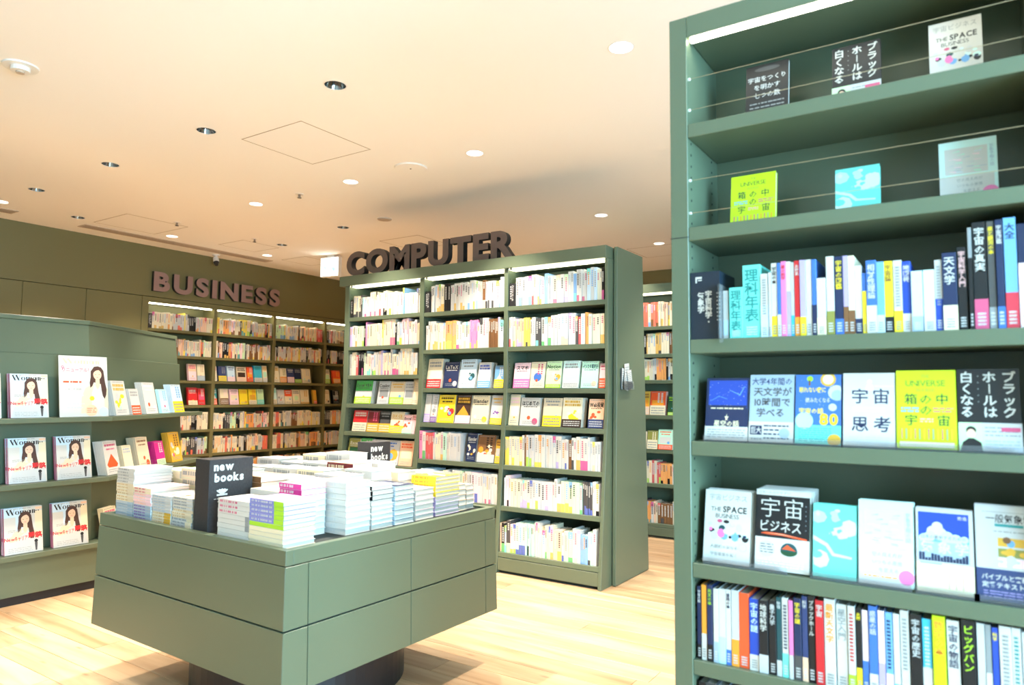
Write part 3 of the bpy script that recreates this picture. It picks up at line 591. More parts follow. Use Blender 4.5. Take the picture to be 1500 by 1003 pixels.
def art_planets(p):
    p.c(.72, .93, .17, 'gold', 16); p.c(.72, .93, .12, 'cream', 16); p.c(.9, .74, .18, 'lightgray', 16); p.c(.92, .70, .13, 'bluegray', 12); p.c(.82, .53, .09, 'lightgray', 14); p.c(.32, .94, .07, 'lime', 10); p.r(.29,.84,.33,.92,'brown')
    p.t('眠れない夜に', .38, .78, .085, 'yellow', .02, .6); p.t('読みたくなる', .5, .63, .075, 'white', .015, .55); p.t('宇宙の話', .35, .475, .085, 'yellow', .02, .55); stars(p, 20, .05, .4, .95, .95, 4)
    p.r(0, 0, 1, .27, 'aqua'); p.c(.2, .33, .2, 'palecyan', 14); p.t('80', .75, .36, .21, 'yellow', .05, .5); p.l(.08, .03, .8, .24, 7, 'teal', 5); p.c(.86, .06, .15, 'gold', 12)
def art_shikou(p):
    p.t('宇', .33, .68, .22, 'navy', .012); p.t('宙', .74, .68, .22, 'navy', .012); p.t('思', .33, .30, .22, 'navy', .012); p.t('考', .76, .30, .22, 'navy', .012)
    p.c(.52, .88, .045, 'palepink', 12); p.poly([(.47,.84),(.57,.84),(.6,.76),(.44,.76)], 'palepink'); p.r(.6,.815,.98,.82,'palepink'); p.l(.2, .46, .8, .54, 2, 'palepink', 3, .2); p.l(.12, .03, .88, .14, 3, 'lightgray', 6, .3)
def art_universe(p):
    p.t('THE', .5, .925, .05, 'olive'); p.t('UNIVERSE', .5, .835, .105, 'darkgreen', 0, .72); p.t('IN A BOX', .5, .745, .045, 'olive')
    for ch, u, v in (('箱', .25, .63), ('の', .5, .63), ('中', .77, .63), ('の', .5, .49), ('宇', .25, .36), ('宙', .79, .36)): p.t(ch, u, v, .145, 'darkgreen', .012)
    p.l(.62, .455, .95, .53, 2, 'rose', 2, .5); p.l(.08, .455, .38, .53, 2, 'skyblue', 5, .5); p.l(.4, .33, .62, .39, 2, 'pink', 8, .5)
    for k in range(12): p.r(.08 + k*.075, .12, .10 + k*.075, .25, ('rose', 'gray', 'orange')[k % 3])
    p.r(.05, .02, .95, .085, 'cream')
def art_blackhole(p): p.v('ブラック', .83, .97, .145, 'white', .02); p.v('ホールは', .52, .97, .145, 'white', .02); p.v('白くなる', .15, .97, .145, 'white', .02); p.v('・・・・・', .34, .95, .08, 'gray')
def band_hole(q):
    q.r(0, 0, .38, 1, 'palegreen'); q.c(.2, .72, .085, 'black', 12); q.c(.2, .62, .07, 'skin', 12, 1.2); q.poly([(.02,0),(.06,.3),(.16,.45),(.24,.45),(.36,.3),(.38,0)], 'black'); q.l(.42, .5, .97, .9, 3, 'gray', 3); q.r(.68, .7, .98, .85, 'rose'); q.l(.42, .08, .97, .42, 3, 'bluegray', 5)
def art_space(p, dim=False):
    p.t('宇宙ビジネス', .5, .90, .095, 'gray', 0, .84); p.t('THE', .25, .735, .085, 'black', 0, .26); p.t('SPACE', .66, .74, .115, 'black', .03, .52); p.t('BUSINESS', .5, .645, .085, 'black', 0, .84)
    blobs(p, 26, .1, .36, .92, .58, ['skyblue', 'darkteal', 'black', 'rose', 'lightgray', 'paleaqua', 'paleaqua', 'navy', 'lightgray', 'pink'], .03, .085, 5)
    p.c(.55, .44, .13, 'white', 12, .6); p.t('人類初の次なる', .45, .22, .055, 'gray', 0, .6); p.t('宇宙事業を拓く', .45, .12, .055, 'gray', 0, .7); p.c(.85, .24, .09, 'lightgray', 14); p.c(.85, .24, .075, 'white', 14)
def art_biz(p):
    p.r(0, .40, 1, .93, 'black'); p.t('日本一わかりやすい', .34, .965, .045, 'gray', 0, .6); p.t('宇', .27, .775, .27, 'white', -.005, .42); p.t('宙', .70, .775, .27, 'white', -.005, .42); p.t('ビジネス', .46, .545, .155, 'white', .01, .8)
    p.poly([(.1,.445),(.2,.465),(.5,.46),(.95,.42),(.95,.40),(.5,.435),(.25,.435)], 'redorange'); p.poly([(.2,.455),(.5,.452),(.8,.43),(.5,.445)], 'peach'); p.v('・・・・・・', .93, .85, .06, 'bluegray')
    p.c(.22, .26, .155, 'lightgray', 18); p.l(.1, .2, .34, .33, 4, 'darkgray', 3); p.c(.63, .25, .155, 'darkteal', 18, 1, 0, 180); p.c(.63, .25, .155, 'darkgreen', 18, .6, 180, 360); p.poly([(.5,.27),(.6,.33),(.76,.26),(.6,.27)], 'redorange'); p.l(.05, .04, .9, .14, 3, 'palepink', 8, .3)
def art_marble(p): blobs(p, 16, .05, .05, .95, .95, ['palecyan', 'paleaqua', 'aqua'], .05, .22, 3); p.poly([(.0,.5),(.3,.42),(.45,.3),(.9,.28),(.9,.31),(.5,.34),(.35,.46),(0,.56)], 'paleaqua'); blobs(p, 8, .4, .5, .9, .9, ['aqua', 'palecyan'], .04, .1, 9)
def art_drawing(p):
    p.r(.1, .46, .84, .88, 'white'); q = random.Random(4)
    for k in range(24): a0, b0 = q.uniform(.12, .7), q.uniform(.48, .84); p.poly([(a0, b0), (a0+.12, b0+q.uniform(-.03,.04)), (a0+.12, b0+.006), (a0, b0+.008)], q.choice(['paleblue', 'bluegray', 'mint', 'lightgray', 'palepink']))
    p.v('気象予報の話', .91, .88, .06, 'bluegray'); p.r(0, 0, .94, .42, 'white'); p.t('空の見え方が', .52, .36, .055, 'gray', 0, .6); p.t('いつもの風景', .52, .27, .055, 'gray', 0, .6); p.t('を変える', .55, .18, .055, 'gray', 0, .5); p.l(.1, .08, .7, .12, 1, 'orange', 3, .4); p.c(.87, .12, .145, 'pink', 18)
def art_sky(p):
    p.r(.04, .37, .93, .95, 'royal'); p.r(.04, .37, .93, .66, 'skyblue'); 
    for u, v, r_ in ((.3,.72,.11), (.38,.78,.10), (.42,.70,.13), (.25,.66,.10), (.55,.66,.12), (.15,.63,.1), (.7,.64,.11), (.85,.65,.07)): p.c(u, v, r_, 'paleblue' if v < .7 else 'white', 12)
    p.r(.04, .37, .93, .60, 'bluegray'); p.t('気', .2, .535, .15, 'white', .02); p.t('象', .5, .535, .15, 'white', .02); p.t('学', .80, .535, .15, 'white', .02); p.t('日本の散歩するための', .48, .655, .05, 'darkgray', 0, .8); p.t('教養', .82, .90, .05, 'white')
    q = random.Random(2)
    for k in range(16): a0 = .05 + k * .054; p.r(a0, .37, a0 + .045, .37 + q.uniform(.03, .10), 'navy')
    p.r(0, 0, 1, .345, 'cream'); p.r(.06, .33, .45, .355, 'bluegray'); p.t('気象を', .3, .25, .08, 'peach', 0, .4)
    for k in range(7): p.r(.5 + k*.06, .06, .515 + k*.06, .28, ('peach', 'tan')[k % 2])
def art_general(p):
    p.r(.12, .925, 1, .93, 'gray'); p.t('一般気象学', .55, .86, .10, 'black', .01, .75); p.r(.32, .775, .78, .805, 'teal'); p.l(.3, .71, .8, .74, 1, 'gray', 3)
    for v, cs in ((.57, ('gold', 'skyblue')), (.46, ('olive', 'gold')), (.36, ('palepink', 'lightgray'))): p.r(.36, v, .97, v + .09, cs[0]); blobs(p, 5, .4, v + .02, .9, v + .07, [cs[1], 'brown' if v > .4 else 'lightgray'], .04, .09, int(v * 100))
def band_general(q): q.t('バイブルと実務の', .5, .74, .19, 'white', .02, .85); q.t('定番テキスト', .42, .5, .19, 'white', .02, .7); q.l(.1, .1, .9, .34, 3, 'lilac', 3, .3)
def art_dark(p): p.t('宇宙をつくり', .5, .76, .10, 'lightgray', .01); p.t('を明かす', .5, .62, .10, 'lightgray', .01); p.t('七つの数', .5, .48, .10, 'lightgray', .01); p.l(.1, .05, .9, .38, 5, 'gray', 3, .3); p.c(.5, .92, .3, 'darkgray', 14, .2)
LB = dict(
 starry=('navy', art_starry, 'dark blue starry-night book', ('white', .22)), astronomy=('bluegray', art_astronomy, 'grey astronomy book with large kanji title', ('white', .30, band_astro)), planets=('blue', art_planets, 'blue and turquoise book with yellow planets', None),
 shikou=('white', art_shikou, 'white book titled 宇宙思考 in navy', None), universe=('chartreuse', art_universe, 'bright yellow-green UNIVERSE IN A BOX book', None), blackhole=('black', art_blackhole, 'black book with white vertical katakana title', ('lightgray', .34, band_hole)),
 space=('white', art_space, 'white THE SPACE BUSINESS book', None), biz=('white', art_biz, 'black and white 宇宙ビジネス book with orange streak', None), marble=('aqua', art_marble, 'plain turquoise marbled book', None),
 drawing=('paleaqua', art_drawing, 'pale aqua book with line drawing and pink dot', None), sky=('lightgray', art_sky, 'blue sky and clouds 気象学 book', None), general=('lightgray', art_general, 'light grey 一般気象学 textbook', ('indigo', .33, band_general)), dark=('black', art_dark, 'small black space book', None))
def put_near(key, x, w_, h, z, where, lean=10, dy=.026, copies=0, t=.016, group=None):
    cov, art, lb, bd = LB[key]
    return cover_book('book', w_, h / math.cos(R(lean)), t, cov, art, f'{lb}, {where}', 'book', group, (x, YN + dy, z + .0004), (-R(lean), 0, 0), copies=copies, band=bd,
                      copy_label=f'copies behind the {lb}, {where.replace("face out on ", "")}')
keys = ['starry', 'astronomy', 'planets', 'shikou', 'universe', 'blackhole']
for k, (x, w_, h) in zip(keys, [[-0.611,0.114,0.164],[-0.496,0.111,0.172],[-0.383,0.107,0.171],[-0.273,0.113,0.174],[-0.159,0.121,0.179],[-0.037,0.117,0.181]]): put_near(k, x, w_ - .002, h, NB[3], 'face out on the middle display shelf', 11, copies=3 if k != 'planets' else 2)
for k, (x, w_, h) in zip(['space', 'biz', 'marble', 'drawing', 'sky', 'general'], [[-0.619,0.124,0.183],[-0.486,0.134,0.194],[-0.348,0.1,0.17],[-0.247,0.118,0.188],[-0.128,0.114,0.181],[-0.014,0.116,0.198]]): put_near(k, x, w_ - .004, h, NB[4], 'face out on the lower display shelf', 11, .024, {'biz': 5, 'space': 2}.get(k, 1), .017)
for k, (x, w_, h) in zip(['universe', 'marble', 'drawing'], [[-0.559,0.121,0.156],[-0.289,0.103,0.13],[-0.058,0.116,0.156]]): put_near(k, x, w_, h, NB[1], 'alone on the second shelf down', 8, .11)
for k, (x, w_, h) in zip(['dark', 'blackhole', 'space'], [[-0.513,0.114,0.147],[-0.29,0.114,0.141],[-0.07,0.109,0.142]]): put_near(k, x, w_, h + .03, NB[0], 'alone on the top shelf', 8, .11)
for x, w_, z, lb in [(-.615, .21, NB[4], 'left pair on the lower display shelf'), (-.352, .215, NB[4], 'turquoise and pale aqua books'), (-.13, .12, NB[4], 'blue sky book'), (-.02, .12, NB[4], 'light grey textbook'), (-.61, .11, NB[3], 'starry-night book'), (-.5, .115, NB[3], 'grey astronomy book'), (-.385, .112, NB[3], 'blue planet book'), (-.275, .115, NB[3], 'white kanji-titled book'), (-.16, .12, NB[3], 'yellow-green book'), (-.038, .12, NB[3], 'black vertical-title book')]:
    t = thing('acrylic_stand', f'low clear acrylic lip in front of the {lb}', 'book stand', (x, YN + .012, z + .0002)); bx('lip', M_acrylic, t, 0, w_, 0, .0016, .0018, .016); bx('foot', M_acrylic, t, 0, w_, 0, .011, 0, .0017)

# ---- generic cover art
def art_gen(title, tcol, band=None, acc=None, seed=1, kind=0):
    def f(p):
        q = random.Random(seed)
        if acc:
            if kind == 0: p.c(.5, .42, .28, acc, 14)
            elif kind == 1: p.r(.12, .3, .88, .62, acc)
            elif kind == 2: blobs(p, 9, .15, .25, .85, .6, [acc, acc, 'lightgray', 'cream'], .06, .16, seed)
            elif kind == 3: p.poly([(.1,.3),(.5,.62),(.9,.3),(.8,.22),(.2,.22)], acc)
            elif kind == 4: p.c(.78, .16, .15, acc, 12)
            elif kind == 5: p.r(0, .55, 1, 1, acc)
        if title: p.t(title, .5, .80, .19, tcol, .03, .9); p.l(.15, .64, .85, .71, 1, tcol, seed + 1, .4)
        else:
            m_ = seed % 3
            if m_ == 0: p.l(.10, .70, .90, .92, 2, tcol, seed, .7)
            elif m_ == 1:
                for k_ in range(2): 
                    for j_ in range(5): p.r(.70 - k_ * .22, .86 - j_ * .085, .82 - k_ * .22, .92 - j_ * .085, tcol)
            else: p.l(.12, .84, .88, .92, 1, tcol, seed, .8); p.l(.2, .72, .8, .80, 1, tcol, seed + 5, .6)
        p.l(.08, .94, .92, .975, 1, 'gray', seed + 9, .5)
        if q.random() < .6: p.c(q.uniform(.15, .85), q.uniform(.2, .35), .09, q.choice(('yellow', 'redorange', 'skyblue', 'rose', 'gold', 'mint')), 10)
        if band: p.r(0, 0, 1, band[1], band[0]); p.l(.08, .03, .92, band[1] * .85, 3, 'white' if band[0] not in ('yellow', 'white', 'cream', 'palegreen', 'paleaqua') else 'gray', seed + 2, .45)
        else: p.l(.15, .06, .85, .18, 2, 'gray', seed + 3, .35)
    return f
def faceout(name, items, place, where, cat='book', t=.018, lean=10):
    """items: (cover, title, title colour, band, accent, kind, description, copies); place(i) -> x/y/z, rotz, w, h"""
    for i, (cov, title, tcol, bd, acc, kind, desc, copies) in enumerate(items):
        (loc, rz, w_, h) = place(i)
        cover_book(name, w_, h / math.cos(R(lean)), t, cov, art_gen(title, tcol, bd, acc, i * 7 + 3, kind), f'{desc}, face out on {where}', cat, None, loc, (-R(lean), 0, rz), spine=None, copies=copies, copy_label=f'copies behind the {desc}, on {where}')
FP = {"m3":[[-3.803,0.16,0.251],[-3.625,0.159,0.222],[-3.461,0.163,0.24],[-3.281,0.128,0.212],[-3.12,0.095,0.185]],"m4":[[-3.86,0.123,0.24],[-3.737,0.07,0.237],[-3.662,0.177,0.234],[-3.481,0.154,0.235],[-3.323,0.17,0.233],[-3.14,0.115,0.234]],"m5":[[-3.35,0.101,0.227],[-3.245,0.17,0.218],[-3.075,0.052,0.189]],"r3":[[-2.942,0.151,0.202],[-2.792,0.131,0.206],[-2.657,0.135,0.209],[-2.515,0.141,0.21],[-2.363,0.14,0.203],[-2.219,0.055,0.186]],"r4":[[-2.991,0.12,0.242],[-2.867,0.174,0.219],[-2.67,0.163,0.218],[-2.507,0.165,0.222],[-2.296,0.127,0.214]],"l4":[[-4.625,0.21,0.214],[-4.347,0.14,0.208],[-4.207,0.168,0.203],[-4.044,0.111,0.203],[-3.954,0.078,0.219]],"l5":[[-4.619,0.175,0.192],[-4.444,0.142,0.191],[-4.308,0.144,0.19],[-4.18,0.167,0.188],[-4.035,0.116,0.166],[-3.924,0.042,0.168]],"l6":[[-4.649,0.14,0.213],[-4.503,0.137,0.216],[-4.365,0.323,0.212],[-4.043,0.157,0.213]]}
def clamp(x, w_, lo, hi):
    a_ = max(x, lo + .005); b_ = min(x + w_, hi - .003); return a_, b_ - a_ - .004
def comp_place(key, z, dy):
    k = 'lmr'.index(key[0]); lo, hi = Cdiv[k][1], Cdiv[k+1][0]
    def f(i): x, w_ = clamp(FP[key][i][0], FP[key][i][1] - .004, lo, hi - .004); return ((x, YC - cyf(z) + dy, z + .0004), 0, w_, FP[key][i][2] - .012)
    return f
faceout('textbook', [('cream', '', 'gray', ('red', .3), None, 0, 'cream book with red band', 3), ('navy', 'LaTeX', 'white', None, 'lightgray', 4, 'navy LaTeX book', 2), ('paleblue', '', 'gray', None, 'darkteal', 2, 'pale blue book with dark figure', 2), ('white', '', 'royal', ('skyblue', .28), 'palepink', 0, 'white book with sky-blue band', 3), ('skyblue', '', 'white', ('yellow', .38), 'white', 3, 'blue book with yellow band', 1)], comp_place('m3', 1.345, .03), 'third shelf, middle bay')
faceout('textbook', [('white', '', 'lightgray', ('lilac', .3), None, 0, 'white and lilac book', 2), ('lightgray', '', 'gray', ('purple', .2), 'gray', 0, 'narrow grey book', 1), ('yellow', '', 'darkbrown', None, 'red', 2, 'yellow book with red-brown animal picture', 2), ('darkbrown', '', 'gold', ('palepink', .28), 'orange', 3, 'dark brown book with orange house', 2), ('cream', 'Blender', 'darkgray', None, 'yellow', 4, 'cream Blender book with yellow disc', 2), ('lightgray', '', 'gold', ('yellow', .22), 'purple', 2, 'pale book with purple figure and yellow band', 1)], comp_place('m4', 1.065, .03), 'fourth shelf, middle bay')
faceout('textbook', [('navy', 'Blender', 'white', None, 'brown', 2, 'dark navy Blender book', 2), ('brown', '', 'darkbrown', ('lightgray', .3), 'orange', 2, 'brown book with orange spheres', 1), ('gold', '', 'brown', ('yellow', .3), 'lightgray', 1, 'narrow golden book', 1)], comp_place('m5', .775, .035), 'fifth shelf, middle bay')
faceout('textbook', [('palepink', 'スマホ', 'black', ('pink', .36), None, 0, 'pale pink book with pink band', 2), ('cream', '', 'rose', None, 'blue', 0, 'cream book with blue-shirted figure', 1), ('palegreen', 'Notion', 'darkgreen', ('lime', .14), 'orange', 2, 'light green book with orange picture', 2), ('paleaqua', '', 'gray', ('white', .22), 'mint', 1, 'pale mint book', 1), ('mint', 'インスタ運用法', 'darkteal', None, 'peach', 4, 'mint book titled インスタ運用法', 2), ('palepink', '', 'rose', ('redorange', .4), None, 0, 'narrow pink and red book', 3)], comp_place('r3', 1.345, .03), 'third shelf, right bay')
faceout('textbook', [('cream', '', 'palepink', None, 'palepink', 1, 'cream and pink striped book', 2), ('white', 'はじめての', 'black', None, 'rose', 4, 'white book with black title and pink dot', 2), ('beige', '', 'gray', ('yellow', .38), None, 0, 'beige book with yellow band', 2), ('cream', '', 'gold', ('darkbrown', .27), 'yellow', 2, 'cream book with dark brown band', 3), ('peach', 'Web投資', 'black', ('indigo', .3), 'redorange', 2, 'red and white Web book with indigo band', 1)], comp_place('r4', 1.065, .03), 'fourth shelf, right bay')
faceout('textbook', [('lightgray', 'Excel VBA', 'darkgray', ('lime', .3), 'green', 5, 'pale green Excel book', 5), ('lightgray', 'Copilot', 'black', None, 'gray', 1, 'grey Copilot book', 2), ('beige', '', 'gold', ('lime', .3), 'beige', 1, 'beige book with green band', 1), ('lightgray', '', 'gray', ('peach', .25), 'gray', 1, 'grey and peach book', 1), ('cream', '', 'lightgray', None, None, 0, 'narrow cream book', 1)], comp_place('l4', 1.206, .03), 'fourth shelf, left bay')
faceout('textbook', [('red', '', 'white', ('cream', .42), None, 0, 'red and cream book', 2), ('maroon', '', 'rose', ('gold', .42), None, 0, 'maroon book with gold band', 1), ('black', '', 'gray', ('gold', .42), 'darkgray', 1, 'black book with gold band', 2), ('cream', 'DX CE', 'gold', ('yellow', .34), 'redorange', 2, 'cream book with yellow band', 2), ('palepink', 'Excel', 'black', ('mint', .25), 'redorange', 2, 'pale Excel book', 1), ('palepink', '', 'rose', None, None, 0, 'narrow pink book', 1)], comp_place('l5', .965, .03), 'fifth shelf, left bay')
faceout('textbook', [('olive', 'Excel', 'white', ('darkgreen', .3), 'darkgreen', 1, 'dark olive Excel book', 2), ('cream', '', 'white', ('tan', .3), 'green', 5, 'cream book with green top', 1), ('lightgray', '', 'blue', None, 'gold', 2, 'grey book behind the second new books block', 1), ('peach', '', 'redorange', None, 'cream', 1, 'peach book', 2)], comp_place('l6', .700, .03), 'sixth shelf, left bay')

# ---- spine rows of the middle bookcase
PAL0 = ['white'] * 22 + ['cream'] * 6 + ['lightgray'] * 4 + ['palepink', 'paleblue', 'palegreen', 'peach', 'yellow', 'red', 'skyblue', 'mint', 'lilac', 'black', 'palepink', 'paleblue', 'palegreen', 'black', 'darkgray', 'orange', 'brown', 'pink']
BND0 = BND = ['orange', 'yellow', 'lime', 'green', 'skyblue', 'royal', 'rose', 'red', 'peach', 'lilac', 'aqua', 'black', 'darkgray', 'gold', 'magenta', 'palegreen']
def spine_pattern(b, t, h, q, main, y=-.0003, x=0, z=0, accent=None):
    """printed bands and title marks on a spine, as coloured faces"""
    def r_(x0, x1, z0, z1, c, k): b.face([(x + x0, y - k * .0002, z + z0), (x + x1, y - k * .0002, z + z0), (x + x1, y - k * .0002, z + z1), (x + x0, y - k * .0002, z + z1)], TINT[c])
    bd = None
    if q.random() < .42: bd = accent or q.choice(BND); hb = h * q.choice((.15, .2, .27, .3)); r_(0, t, 0, hb, bd, 1)
    if q.random() < .12: r_(0, t, h * q.uniform(.75, .85), h, q.choice(BND), 1)
    dk = main in ('black', 'darkgray', 'navy', 'brown', 'red', 'magenta'); c = 'white' if dk else q.choice(('gray', 'darkgray', 'bluegray', 'rose', 'orange', 'skyblue', 'gray'))
    za = h * q.uniform(.86, .93); n = q.randint(4, 9); s = min(t * .55, .012); zz = za
    for _ in range(n):
        if zz - s < h * .33: break
        r_(t * .5 - s * .5, t * .5 + s * .5, zz - s * .75, zz, c, 2); zz -= s * 1.12
    return bd
TINT = {k: (v if k in ('black', 'darkgray', 'brown', 'navy', 'white') else tuple(a_ * .84 + .09 for a_ in v)) for k, v in COL.items()}
def plain_spine(b, x, y, z, t, h, d, main):
    e = .0012; c = TINT[main]; pc = COL['page']
    b.box(x, x + e, y, y + d, z, z + h, c); b.box(x + t - e, x + t, y, y + d, z, z + h, c); b.box(x + e, x + t - e, y, y + e, z, z + h, c); b.box(x + e, x + t - e, y + e, y + d - .001, z + .001, z + h - .003, pc)
ROWN = ['top', 'second', 'third', 'fourth', 'fifth', 'sixth', 'bottom']
PALW = ['white'] * 6 + ['cream'] * 12 + ['beige'] * 3 + ['peach', 'peach', 'orange', 'yellow', 'gold', 'red', 'black', 'black', 'black', 'darkgray', 'brown', 'palegreen', 'palepink', 'redorange', 'lightgray', 'maroon']
BNDW = ['orange', 'yellow', 'gold', 'red', 'black', 'lime', 'redorange', 'teal', 'darkgray', 'brown', 'skyblue']
def run_books(x0, x1, y, z, hmin, hmax, seed, emit, tmin=.011, tmax=.032, runs=True, warm=False):
    q = random.Random(seed); PAL, BND = (PALW, BNDW) if warm else (PAL0, BND0); x = x0; cur = None; k = 0; i = 0
    while True:
        if k <= 0: cur = (q.choice(PAL), q.uniform(hmin, hmax), q.uniform(tmin, tmax), q.choice(BND)); k = q.choice((1, 1, 1, 2, 3, 5)) if runs else 1
        main, h, t, acc = cur; k -= 1; h += q.uniform(-.002, .002)
        if x + t > x1: break
        emit(i, q, x, y + q.uniform(0, .010), z, t - .0013, h, main, acc); x += t; i += 1
def section_block(x, y, z, label, rotz=0, par_pos=None, h=.185, w_=.05):
    t = thing('section_divider', label, 'shelf divider', (x, y, z), (0, 0, rotz)); bx('divider_block', M_darkplastic, t, 0, w_, 0, .13, 0, h)
    p = Print(w_, h); p.v('コンピュータ', .6, .93, .12, 'white', .02); p.l(.2, .3, .4, .9, 6, 'lightgray', 3, .6); p.done('divider_lettering', t)
bays = [('left', Cdiv[0][1], Cdiv[1][0]), ('middle', Cdiv[1][1], Cdiv[2][0]), ('right', Cdiv[2][1], Cdiv[3][0])]
def comp_row(bay, row, z, x0, x1, seed, hmin=.19, hmax=.235):
    y = YC - cyf(z) + .014; rn = ROWN[row]; grp = f'spines on the {rn} shelf of the {bay} bay, middle bookcase'
    def emit(i, q, x, yy, zz, t, h, main, acc):
        b = MB(); plain_spine(b, 0, 0, 0, t, h, .15, main); bd = spine_pattern(b, t, h, q, main, accent=acc); o = obj('manual', b, M_print, None, (x, yy, zz + .0003))
        tag(o, f'{cn(main)} spine{" with " + cn(bd) + " foot" if bd else ""}, {ORD[i]} on {rn} shelf, {bay} bay', 'book', grp)
    run_books(x0, x1, y, z, hmin, hmax, seed, emit, .013, .034)
(_, a1, b1), (_, a2, b2), (_, a3, b3) = bays
section_block(a2 + .004, YC + .012, CM[0] + .0004, 'black section divider at the left of the top shelf, middle bay', h=.175); section_block(a3 + .004, YC + .012, CM[0] + .0004, 'black section divider at the left of the top shelf, right bay', h=.175)
section_block(a1 + .004, YC + .012, CL[0] + .0004, 'black section divider at the left of the top shelf, left bay', h=.16, w_=.03)
comp_row('middle', 0, CM[0], a2 + .058, b2 - .004, 21, .20, .24); comp_row('middle', 1, CM[1], a2 + .012, b2 - .004, 22); comp_row('middle', 4, CM[4], a2 + .004, -3.365, 23, .20, .225); pass
comp_row('right', 0, CM[0], a3 + .058, b3 - .004, 31, .20, .24); comp_row('right', 1, CM[1], a3 + .004, b3 - .004, 32, .20, .23); comp_row('right', 4, CM[4], a3 + .004, b3 - .004, 33, .20, .235); comp_row('right', 5, CM[5], a3 + .02, b3 - .004, 34, .19, .23); comp_row('right', 6, CM[6], a3 + .004, b3 - .004, 35, .19, .24)
def stuff_row(mb, x0, x1, y, z, seed, hmin, hmax, tmin=.011, tmax=.03, warm=False):
    def emit(i, q, x, yy, zz, t, h, main, acc): plain_spine(mb, x, yy, zz + .0004, t, h, .15, main); spine_pattern(mb, t, h, q, main, yy - .0003, x, zz + .0004, acc)
    run_books(x0, x1, y, z, hmin, hmax, seed, emit, tmin, tmax, warm=warm)
mb = MB()
for k, z in enumerate(CL[:3]): stuff_row(mb, a1 + (.04 if k == 0 else .004), b1 - .004, YC - cyf(z) + .014, z, 41 + k, .175, .225)
stuff_row(mb, a1 + .004, b1 - .004, YC - cyf(CL[6]) + .014, CL[6], 47, .17, .2); stuff_row(mb, a1 + .004, b1 - .004, YC - cyf(.15) + .014, .15, 48, .17, .22); stuff_row(mb, a2 + .004, b2 - .004, YC - cyf(.15) + .014, .15, 49, .17, .22)
stuff_row(mb, a2 + .004, b2 - .004, YC - cyf(CM[5]) + .014, CM[5], 24, .20, .23)
o = obj('rows_of_thin_books', mb, M_print); tag(o, 'rows of thin pale book spines in the left bay and low middle bay of the middle bookcase', kind='stuff')

# ---- wall bookcase: face-out books, dividers, and the spine rows as one object
GP = {"a3":[[5.004,0.111,0.202],[5.121,0.108,0.201]],"b3":[[5.318,0.08,0.186],[5.41,0.123,0.19],[5.538,0.12,0.195],[5.676,0.154,0.19],[5.83,0.101,0.194],[5.943,0.129,0.215],[6.079,0.079,0.219]],"c3":[[6.211,0.142,0.223],[6.36,0.12,0.197],[6.483,0.127,0.196],[6.61,0.126,0.2],[6.743,0.246,0.201]],"d3":[[7.108,0.21,0.208],[7.321,0.153,0.197]],"a4":[[5.012,0.131,0.213],[5.143,0.102,0.203]],"b4":[[5.318,0.093,0.2],[5.448,0.127,0.201],[5.588,0.137,0.197],[5.732,0.127,0.198],[5.873,0.124,0.2],[6.003,0.112,0.201]],"c4":[[6.209,0.116,0.221],[6.333,0.119,0.198],[6.452,0.132,0.195],[6.589,0.132,0.2],[6.724,0.237,0.202],[6.961,0.066,0.2]],"d4":[[7.11,0.213,0.205],[7.323,0.14,0.2]]}
def bus_place(key, z):
    k = 'abcd'.index(key[0]); lo, hi = bdiv[k][1], bdiv[k+1][0]
    def f(i): x, w_ = clamp(GP[key][i][0], min(GP[key][i][1] - .006, .155), lo, hi - .004); return ((X0 - .024, x, z + .0004), R(90), w_, GP[key][i][2])
    return f
G_ = lambda *a: list(a)
faceout('book', [('palepink', '', 'rose', None, 'peach', 5, 'pale pink business book', 1), ('cream', '', 'tan', ('bluegray', .3), None, 0, 'cream book with grey-blue foot', 1)], bus_place('a3', Bz[2]), 'third shelf, first bay, wall bookcase')
faceout('book', [('cream', '', 'rose', None, None, 0, 'cream and pink book', 1), ('indigo', '', 'gray', ('yellow', .35), None, 0, 'indigo book with yellow band', 1), ('paleblue', '', 'indigo', ('palepink', .3), 'royal', 4, 'pale blue book', 1), ('beige', '', 'darkbrown', ('peach', .3), 'darkbrown', 1, 'beige book with dark square', 1), ('redorange', '', 'white', None, 'orange', 1, 'orange-red book', 1), ('cyan', '', 'teal', ('white', .25), None, 0, 'bright cyan book', 1), ('cream', '', 'gold', ('lightgray', .25), 'mint', 1, 'narrow cream and mint book', 1)], bus_place('b3', Bz[2]), 'third shelf, second bay, wall bookcase')
faceout('book', [('cream', '', 'gold', None, None, 0, 'plain cream book', 1), ('cream', '', 'olive', ('orange', .4), None, 0, 'cream book with orange foot', 1), ('indigo', '', 'white', ('palepink', .4), None, 0, 'indigo and pink book', 1), ('navy', '', 'gray', ('lime', .25), None, 0, 'navy book with lime band', 1), ('cream', '', 'lightgray', None, 'bluegray', 4, 'cream book with dark dot', 1)], bus_place('c3', Bz[2]), 'third shelf, third bay, wall bookcase')
faceout('book', [('cream', '', 'gray', ('lime', .3), 'palegreen', 1, 'cream and green striped book', 1), ('redorange', '', 'orange', ('orange', .4), None, 0, 'orange and red book', 1)], bus_place('d3', Bz[2]), 'third shelf, fourth bay, wall bookcase')
faceout('book', [('red', 'HIDE', 'white', ('cream', .25), None, 0, 'red book with white letters', 1), ('red', '', 'white', None, 'rose', 1, 'second red book', 1)], bus_place('a4', Bz[3]), 'fourth shelf, first bay, wall bookcase')
